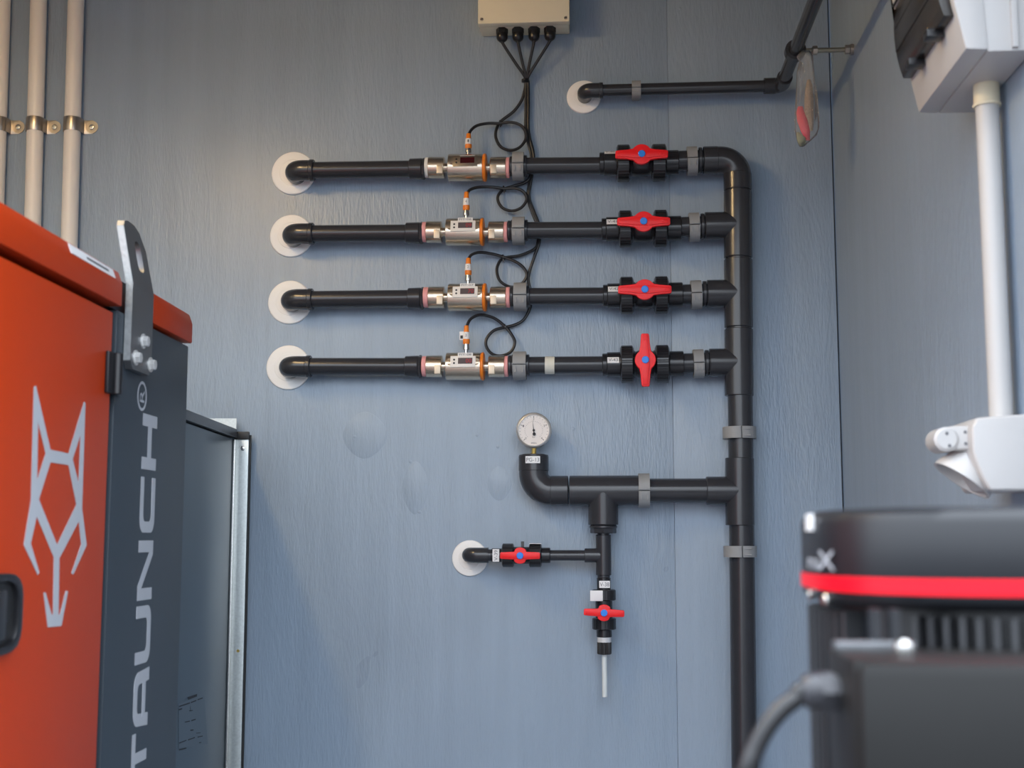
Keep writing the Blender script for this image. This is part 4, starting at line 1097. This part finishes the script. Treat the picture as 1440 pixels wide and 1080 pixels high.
# bright flame-cut near edge
mb = MB(); bm = mb.bm
edge = [(-1, zb0 + .013), (-1, zb1), (-1, zb1 + (zb2 - zb1) * .5), (-.97, zb2 - .014), (-.8, zb2 - .004)]
ra = [bm.verts.new(B3(x, z, 0.0006) - CD * 0.0006) for x, z in edge]; rb = [bm.verts.new(B3(x, z, th - 0.0006) - CD * 0.0006) for x, z in edge]
for i in range(len(edge) - 1): bm.faces.new((ra[i], rb[i], rb[i + 1], ra[i + 1]))
mb.build('cut_edge', 'cut_edge', br)
for px, py in ((201, 480), (190.5, 503), (211, 513)):
    c = cab(px, py, th + 0.001)
    b_ = MB().lathe(c, CN, [(0, 0.0125), (0.002, 0.0125)], 24).build('washer', 'zinc', br)
    MB().lathe(c + CN * 0.002, CN, [(0, 0.0092), (0.0062, 0.0092), (0.0075, 0.0082)], 6).build('bolt_head', 'zinc', b_)

# ------------------------------------------------------------------ galvanised ventilation duct behind the cabinet
DY = WALL_Y - 0.03
DO, DD, DN = frame_from(720, 326.5, DY)
def duc(px, py, off=0.0): return PP(px, py, DO + DN * off, DN)
zt = duc(326, 617).z
Ld = 0.62
dz0 = 0.02
dct = thing('ventilation_duct', 'grey sheet metal duct with galvanised corner flange behind the cabinet', 'duct', V((DO.x, DO.y, dz0)))
def DP(u, z, off): return V((DO.x + DD.x * u + DN.x * off, DO.y + DD.y * u + DN.y * off, z))
MB().prism([DP(-Ld, dz0, 0), DP(0, dz0, 0), DP(0, dz0, -0.5), DP(-Ld, dz0, -0.5)], ZZ * (zt - dz0)).build('side_panel', 'duct_sheet', dct, bevel=0.001)
# top sheet overhanging the side
tz = duc(333, 608.5).z
MB().prism([DP(-Ld, zt + 0.004, 0.008), DP(-0.012, zt + 0.004, 0.008), DP(-0.012, zt + 0.004, -0.5), DP(-Ld, zt + 0.004, -0.5)], ZZ * (tz - zt + 0.002)).build('top_sheet', 'bracket_steel', dct, bevel=0.001)
# flange strip facing the room
wf = 19 * mpp(DP(0, 1, 0)); 
MB().box(DP(-0.002, (dz0 + zt) / 2, wf / 2 + 0.003), DN * (wf / 2 - 0.0), DD * 0.004, ZZ * ((zt - dz0) / 2)).build('flange', 'galvanised', dct, bevel=0.001)
MB().box(DP(-0.012, (dz0 + zt) / 2, 0.0035), DN * 0.0025, DD * 0.010, ZZ * ((zt - dz0) / 2)).build('flange_lip', 'steel', dct, bevel=0.0008)
MB().box(DP(0.004, (dz0 + zt) / 2 + 0.006, wf / 2 + 0.006), DN * (wf / 2 + 0.002), DD * 0.002, ZZ * ((zt - dz0) / 2 + 0.006)).build('gasket', 'black_rubber', dct)
MB().box(DP(-0.004, zt + 0.010, wf / 2 + 0.002), DN * (wf / 2 + 0.002), DD * 0.006, ZZ * 0.010).build('flange_corner', 'black_rubber', dct, bevel=0.002)
MB().prism([DP(-0.004, tz + 0.002, 0.004), DP(-0.004, tz + 0.034, 0.004), DP(-0.004, tz + 0.034, -0.15), DP(-0.004, tz + 0.002, -0.15)], DD * 0.004).build('top_flange', 'galvanised', dct)
MB().lathe(DP(-0.006, zt - 0.022, wf / 2 + 0.006), -DD, [(0, 0.006), (0.004, 0.006), (0.005, 0.004)], 6).build('flange_bolt', 'steel', dct)
MB().lathe(DP(-0.006, duc(335, 910).z, wf / 2 + 0.006), -DD, [(0, 0.004), (0.002, 0.003)], 12).build('flange_screw', 'brass', dct)
# printed maker's sticker
lu = cu
def dl(px, py): return duc(px, py, 0.0006)
sk = MB().prism([dl(251, 990), dl(287, 978), dl(292, 1046), dl(251, 1052)], DN * 0.0002).build('printed_sticker', 'duct_sheet', dct)
def dline(x0, y0, x1, y1, w): 
    a, b = duc(x0, y0, 0.001), duc(x1, y1, 0.001)
    u = (b - a); h = ZZ * (w * mpp(a) / 2)
    return MB().prism([a - h, b - h, b + h, a + h], DN * 0.0002)
mb = MB()
for (x0, y0, x1, y1, w) in ((264.5, 982.5, 277, 977.5, 3.6), (252, 993.5, 267, 988.5, 1.8), (268.5, 988, 276, 985, 1.6), (278, 984, 285, 981.5, 1.6), (251.5, 998, 256, 996.5, 1.8), (266, 999.5, 271, 999, 1.0), (267.5, 994, 268, 999, 3), (260, 1015.5, 267, 1014, 1.4), (269, 1013.5, 275, 1011.5, 1.6), (268, 1027, 272, 1026.5, 1.6), (252, 1045, 262, 1041, 1.4), (264.5, 1040.5, 274, 1037, 1.5), (278, 1036.5, 285, 1035, 1.3), (280, 1044.5, 283, 1044, 1.2), (252, 1054.5, 262, 1052, 1.8), (276, 1031, 282, 1030.5, 0.8)):
    a, b = duc(x0, y0, 0.001), duc(x1, y1, 0.001); h = ZZ * (w * mpp(a) / 2)
    mb.prism([a - h, b - h, b + h, a + h], DN * 0.0002)
mb.build('sticker_print', 'ink', sk)

# ------------------------------------------------------------------ right wall: distribution box, conduit, socket
RX = RIGHT_X
pf = PX(1376, 160, RX)
Yf, zb = pf.y, pf.z
Xf = PY(1291, 157, Yf).x
Yn = PX(1358, 64, Xf).y
Xm = PY(1318, 161, Yf).x
bx = thing('distribution_box', 'white distribution box with smoked hinged window on the right wall', 'electrical box', V((RX, (Yf + Yn) / 2, zb)))
HB = 0.36
tl = 0.20
def sec(poly, y0, y1): return MB().prism([V((x, y0, z)) for x, z in poly], YY * (y1 - y0))
sec([(RX - 0.0005, zb), (Xm, zb), (Xm - 0.02, zb + HB), (RX - 0.0005, zb + HB)], Yn + 0.004, Yf - 0.004).build('box_base', 'box_white', bx, bevel=0.004)
cov = sec([(Xm + 0.001, zb + 0.001), (Xf, zb + 0.003), (Xf - tl * HB, zb + HB), (Xm - 0.019, zb + HB)], Yn, Yf).build('box_cover', 'box_white', bx, bevel=0.005)
# smoked window: bulging half lens on the cover
def fc(z): return Xf - tl * (z - zb)
zw0 = zb + 0.055; zw1 = zw0 + 0.145
prof = [(fc(zw0) + 0.002, zw0)]
for k in range(10):
    t = k / 9; z = zw0 + (zw1 - zw0) * t
    prof.append((fc(zw0) - 0.013 - 0.009 * math.sin(PI * min(1, t * 1.1)) ** 0.8 - 0.006 * t, z))
prof.append((fc(zw1) + 0.002, zw1))
wy0, wy1 = Yn + 0.012, Yf - 0.012
win = sec(prof, wy0, wy1).build('smoked_window', 'smoked_window', cov, bevel=0.002)
for k in (0.25, 0.7):
    y = wy0 + (wy1 - wy0) * k
    MB().box(V((fc(zw0) - 0.012, y, zw0 - 0.003)), XX * 0.012, YY * 0.012, ZZ * 0.006).build('window_latch', 'black_plastic', win, bevel=0.002)
for k in (0.3, 0.55, 0.8):
    z = zw0 + (zw1 - zw0) * k
    MB().box(V((fc(zw0) - 0.0215 - 0.005 * k, (wy0 + wy1) / 2, z)), XX * 0.0010, YY * ((wy1 - wy0) / 2 - 0.004), ZZ * 0.0015).build('window_rib', 'smoked_window', win)
MB().box(V(((Xf + RX) / 2 + 0.02, Yn + 0.003, zb + 0.18)), XX * 0.004, YY * 0.0045, ZZ * 0.176).build('cover_rib', 'box_white', bx, bevel=0.001)
# conduit and its cream gland
ctop = PX(1391, 128, RX - 0.022); 
cbot = V((RX - 0.022, ctop.y, 0))
rc = 15.8 * mpp(ctop)
zs = PX(1412, 588, RX - 0.022).z
gl = MB().lathe(V((RX - 0.026, ctop.y, zb - 0.033)), ZZ, [(0, rc * 1.18), (0.003, rc * 1.22), (0.006, rc * 1.12), (0.0335, rc * 1.12)], 32).build('conduit_gland', 'gland_cream', bx)
cd_ = tag(MB().lathe(V((RX - 0.026, ctop.y, zs - 0.001)), ZZ, [(0, rc), (zb - 0.03 - zs, rc)], 36).build('conduit', 'box_white'), 'white conduit on the right wall between distribution box and socket', 'conduit')
# angled industrial socket
Ys = ctop.y
sk = thing('wall_socket', 'white angled industrial socket on the right wall below the conduit', 'socket', V((RX, Ys, zs - 0.11)))
Ysn = Ys - 0.075
def sp_(px, py): q = PY(px, py, Ysn); return (q.x, q.z)
poly = [(RX - 0.0005, zs), sp_(1374, 587), sp_(1367, 600), sp_(1368, 636), sp_(1380, 668), sp_(1392, 690)]
poly = poly + [(RX - 0.0005, poly[-1][1])]
sec(poly, Ysn, Ys + 0.055).build('housing', 'box_white', sk, bevel=0.006, bseg=3)
# collar pointing down into the room
ymid = (Ysn + Ys + 0.055) / 2 - 0.01
c0 = V((PY(1372, 632, ymid).x + 0.01, ymid, PY(1372, 632, ymid).z)); c1 = V((PY(1352, 676, ymid).x, ymid, PY(1352, 676, ymid).z))
ax = (c1 - c0).normalized()
Lc = (c1 - c0).length
cl_ = MB().lathe(c0 - ax * 0.02, ax, [(0, 0.031), (0.02, 0.031), (0.02 + Lc * 0.5, 0.033), (0.02 + Lc * 0.88, 0.042), (0.02 + Lc, 0.043), (0.02 + Lc, 0.039), (0.02 + Lc * 0.5, 0.031)], 40).build('collar', 'box_white', sk, sharp=40)
MB().lathe(c0 + ax * (Lc * 0.52), ax, [(0, 0.0305), (0.002, 0.0305)], 32).build('contact_insert', 'socket_inner', sk)
for k in range(3):
    a = 2 * PI * k / 3; x, y = frame(ax)
    MB().lathe(c0 + ax * (Lc * 0.53) + (x * math.cos(a) + y * math.sin(a)) * 0.015, ax, [(0, 0.004), (0.0035, 0.004)], 12).build('contact_hole', 'ink', sk)
# hinge block and spring lid hub
hx0, hz0_ = sp_(1358, 614)
MB().box(V((hx0, ymid, hz0_)), XX * 0.017, YY * 0.032, ZZ * 0.017).build('hinge_block', 'box_white', sk, bevel=0.007, bseg=3)
kx, kz = sp_(1337, 616)
kn = MB().lathe(V((kx, ymid - 0.036, kz)), YY, [(0, 0.013), (0.003, 0.017), (0.05, 0.017), (0.053, 0.013)], 28).build('hinge_knuckle', 'box_white', sk)
for (dx, dz) in ((0.0, 0.008), (0.003, -0.009)):
    MB().lathe(V((kx + dx, ymid - 0.0365, kz + dz)), -YY, [(0, 0.0024), (0.0006, 0.0020)], 12).build('screw', 'ink_grey', kn)
for (dx, dz) in ((0.006, 0.008), (0.006, -0.008)):
    MB().lathe(V((hx0 + dx, ymid - 0.0322, hz0_ + dz)), -YY, [(0, 0.0024), (0.0006, 0.0020)], 12).build('screw', 'ink_grey', sk)

# ------------------------------------------------------------------ pump motor in the right foreground
MY = 1.0
def mx_(px, y): return PY(px, 755, y).x
XL = PY(1136, 790, MY).x
RM = 0.150
MC = V((XL + RM, MY, 0))
mt = thing('pump_motor', 'black vertical pump motor with red stripe in the right foreground', 'pump motor', V((MC.x, MC.y, 0)))
yfr = MY - RM * 0.97
zT = PY(1400, 712, yfr).z; zB = PY(1400, 862, yfr).z
zr1, zr0 = PY(1300, 815, yfr + 0.01).z, PY(1300, 838, yfr + 0.01).z
PW = 2.7
def ring_(z, r): return (z, r)
cvr = MB().lathe(V((MC.x, MC.y, 0)), ZZ, [(zB, RM * 0.93), (zB + 0.004, RM * 0.985), (zB + 0.008, RM), (zT - 0.010, RM), (zT - 0.004, RM * 0.985), (zT - 0.001, RM * 0.95), (zT, RM * 0.90), (zT - 0.002, RM * 0.6)], 96, power=PW, ex=XX).build('fan_cover', 'motor_black', mt, sharp=40)
MB().lathe(V((MC.x, MC.y, 0)), ZZ, [(zr0, RM * 1.001), (zr0 + 0.0005, RM * 1.006), (zr1 - 0.0005, RM * 1.006), (zr1, RM * 1.001)], 96, power=PW, ex=XX).build('red_stripe', 'red_band', cvr)
# lettering near the left limb of the cover: follows the curve
def on_cover(th, z, lift=0.001):
    c, s = math.cos(th), math.sin(th)
    k = (abs(c) ** PW + abs(s) ** PW) ** (-1 / PW)
    return V((MC.x + c * RM * k, MC.y + s * RM * k, z)) + V((c, s, 0)) * lift
# angle whose screen x is given
def th_for(px, z):
    best = None
    for k in range(181, 270):
        a = math.radians(k); q = on_cover(a, z) - EYE
        sx = 720 + q.dot(RIGHT) / q.dot(FWD) * F
        if best is None or abs(sx - px) < best[0]: best = (abs(sx - px), a)
    return best[1]
zl = PY(1150, 788, MY - 0.06).z
def cover_text(body, px, zc, w, h):
    a = th_for(px, zc)
    t1 = (on_cover(a + 0.02, zc) - on_cover(a - 0.02, zc)).normalized()
    if t1.x < 0 and t1.y > 0: t1 = -t1
    if t1.y > 0: t1 = -t1
    return text(body, on_cover(a, zc, 0.0015), t1, ZZ, w, h, 'decal_silver', cvr, lift=0.0006)
cover_text('X', 1163, zl, 0.030, 0.0135)
cover_text('ma', 1146, zl - 0.0028, 0.036, 0.0075)
a = th_for(1139, zT - 0.02)
t1 = (on_cover(a + .02, zT) - on_cover(a - .02, zT)).normalized()
MB().box(on_cover(a, PY(1139, 735, MY).z, 0.001), t1 * 0.012, ZZ * 0.0062, V((math.cos(a), math.sin(a), 0)) * 0.0008).build('cover_sticker', 'tag_white', cvr)
for px, py in ((1160, 844), (1139, 840)):
    a = th_for(px, zB + .01); c = on_cover(a, PY(px, py, MY - .06).z, -0.001); u = V((math.cos(a), math.sin(a), 0))
    MB().lathe(c, u, [(0, 0.0042), (0.003, 0.0042), (0.004, 0.003)], 14).build('cover_screw', 'steel', cvr)
# finned body
RB = RM * 0.90
zlow = 0.62
MB().lathe(V((MC.x, MC.y, 0)), ZZ, [(zlow, RB), (zB + 0.004, RB)], 72).build('motor_body', 'motor_black', mt)
fin_mesh = None
zf0, zf1 = zlow + 0.02, zB - 0.004
for k in range(88):
    a = 2 * PI * k / 88
    deg = math.degrees(a)
    if 206 < deg < 228: continue
    if deg < 150 and deg > 20: continue
    u = V((math.cos(a), math.sin(a), 0)); w_ = V((-u.y, u.x, 0))
    c = V((MC.x, MC.y, (zf0 + zf1) / 2)) + u * (RB + 0.005)
    MB().box(c, u * 0.0095, w_ * 0.0015, ZZ * ((zf1 - zf0) / 2)).build('fin', 'fin_black', mt)
# two posts between body and fan cover seen in the gap
for px in (1230, 1257):
    q = PY(px, 880, MY - RB - 0.004)
    MB().box(V((q.x, q.y, zB - 0.03)), XX * 0.003, YY * 0.006, ZZ * 0.032).build('cover_bracket', 'motor_black', mt)
# motor stool and pump casing down to the floor
MB().lathe(V((MC.x, MC.y, 0)), ZZ, [(0.56, RM * 1.05), (0.60, RM * 1.05), (0.605, RM * 0.9), (0.63, RM * 0.9)], 64).build('motor_flange', 'motor_black', mt)
MB().lathe(V((MC.x, MC.y, 0)), ZZ, [(0.0, 0.15), (0.03, 0.15), (0.032, 0.09), (0.54, 0.09), (0.545, 0.12), (0.562, 0.12)], 48).build('pump_casing', 'steel', mt)
# terminal box
Yb = MY - RM * 0.93; 
tb0 = PY(1166, 912, Yb)
XT, zt_ = tb0.x, tb0.z
Yfr = PX(1200, 931, XT).y
zbt = PY(1200, 1180, Yfr).z
tb = MB().box(V((XT + 0.14, (Yb + Yfr) / 2 + 0.006, (zt_ + zbt) / 2)), XX * 0.14, YY * ((Yb - Yfr) / 2 - 0.006 + 0.01), ZZ * ((zt_ - zbt) / 2)).build('terminal_box', 'motor_box', mt, bevel=0.004)
lidp = MB().box(V((XT + 0.142, Yfr + 0.004, (zt_ + zbt) / 2)), XX * 0.140, YY * 0.010, ZZ * ((zt_ - zbt) / 2 - 0.0005)).build('terminal_lid', 'motor_box', tb, bevel=0.0085, bseg=2)
q = PY(1271, 912, (Yb + Yfr) / 2)
MB().lathe(V((q.x, (Yb + Yfr) / 2, zt_)), ZZ, [(0, 0.005), (0.003, 0.0062), (0.007, 0.0055), (0.009, 0.003)], 16).build('lid_screw', 'steel', tb)
MB().box(V((XT + 0.026, Yb - 0.012, zt_ + 0.003)), XX * 0.025, YY * 0.006, ZZ * 0.003).build('lid_hinge', 'bracket_steel', tb, bevel=0.001)
# cable gland and cable
gy = (Yb + Yfr) / 2 + 0.01
g0 = PX(1190, 972, XT); gz = PY(1170, 972, gy).z
gp = V((XT + 0.001, gy, gz))
gn = MB().lathe(gp, -XX, [(0, 0.011), (0.004, 0.011), (0.0042, 0.0132), (0.012, 0.0132), (0.0125, 0.011), (0.020, 0.0105), (0.024, 0.008)], 6).build('cable_gland', 'gland_grey', tb)
MB().lathe(gp - XX * 0.010, -XX, [(0, 0.0115), (0.010, 0.0112), (0.014, 0.0085)], 24).build('gland_cap', 'gland_grey', gn)
def cpt(px, py, y): return PY(px, py, y)
pth = [gp - XX * 0.012, gp - XX * 0.024, cpt(1122, 980, gy), cpt(1102, 995, gy), cpt(1080, 1020, gy), cpt(1063, 1050, gy), cpt(1050, 1085, gy), cpt(1040, 1130, gy + .01)]
last = pth[-1]
pth += [V((last.x - 0.004, gy + 0.02, last.z - 0.12)), V((last.x, gy + 0.05, 0.35)), V((last.x + 0.02, gy + 0.1, 0.05)), V((last.x + 0.06, gy + 0.16, 0.012)), V((last.x + 0.10, gy + 0.35, 0.012))]
tag(MB().tube(spline(pth, 8), 0.0060, 16).build('motor_cable', 'cable_black'), 'thick black cable arching from the motor terminal box gland', 'cable')
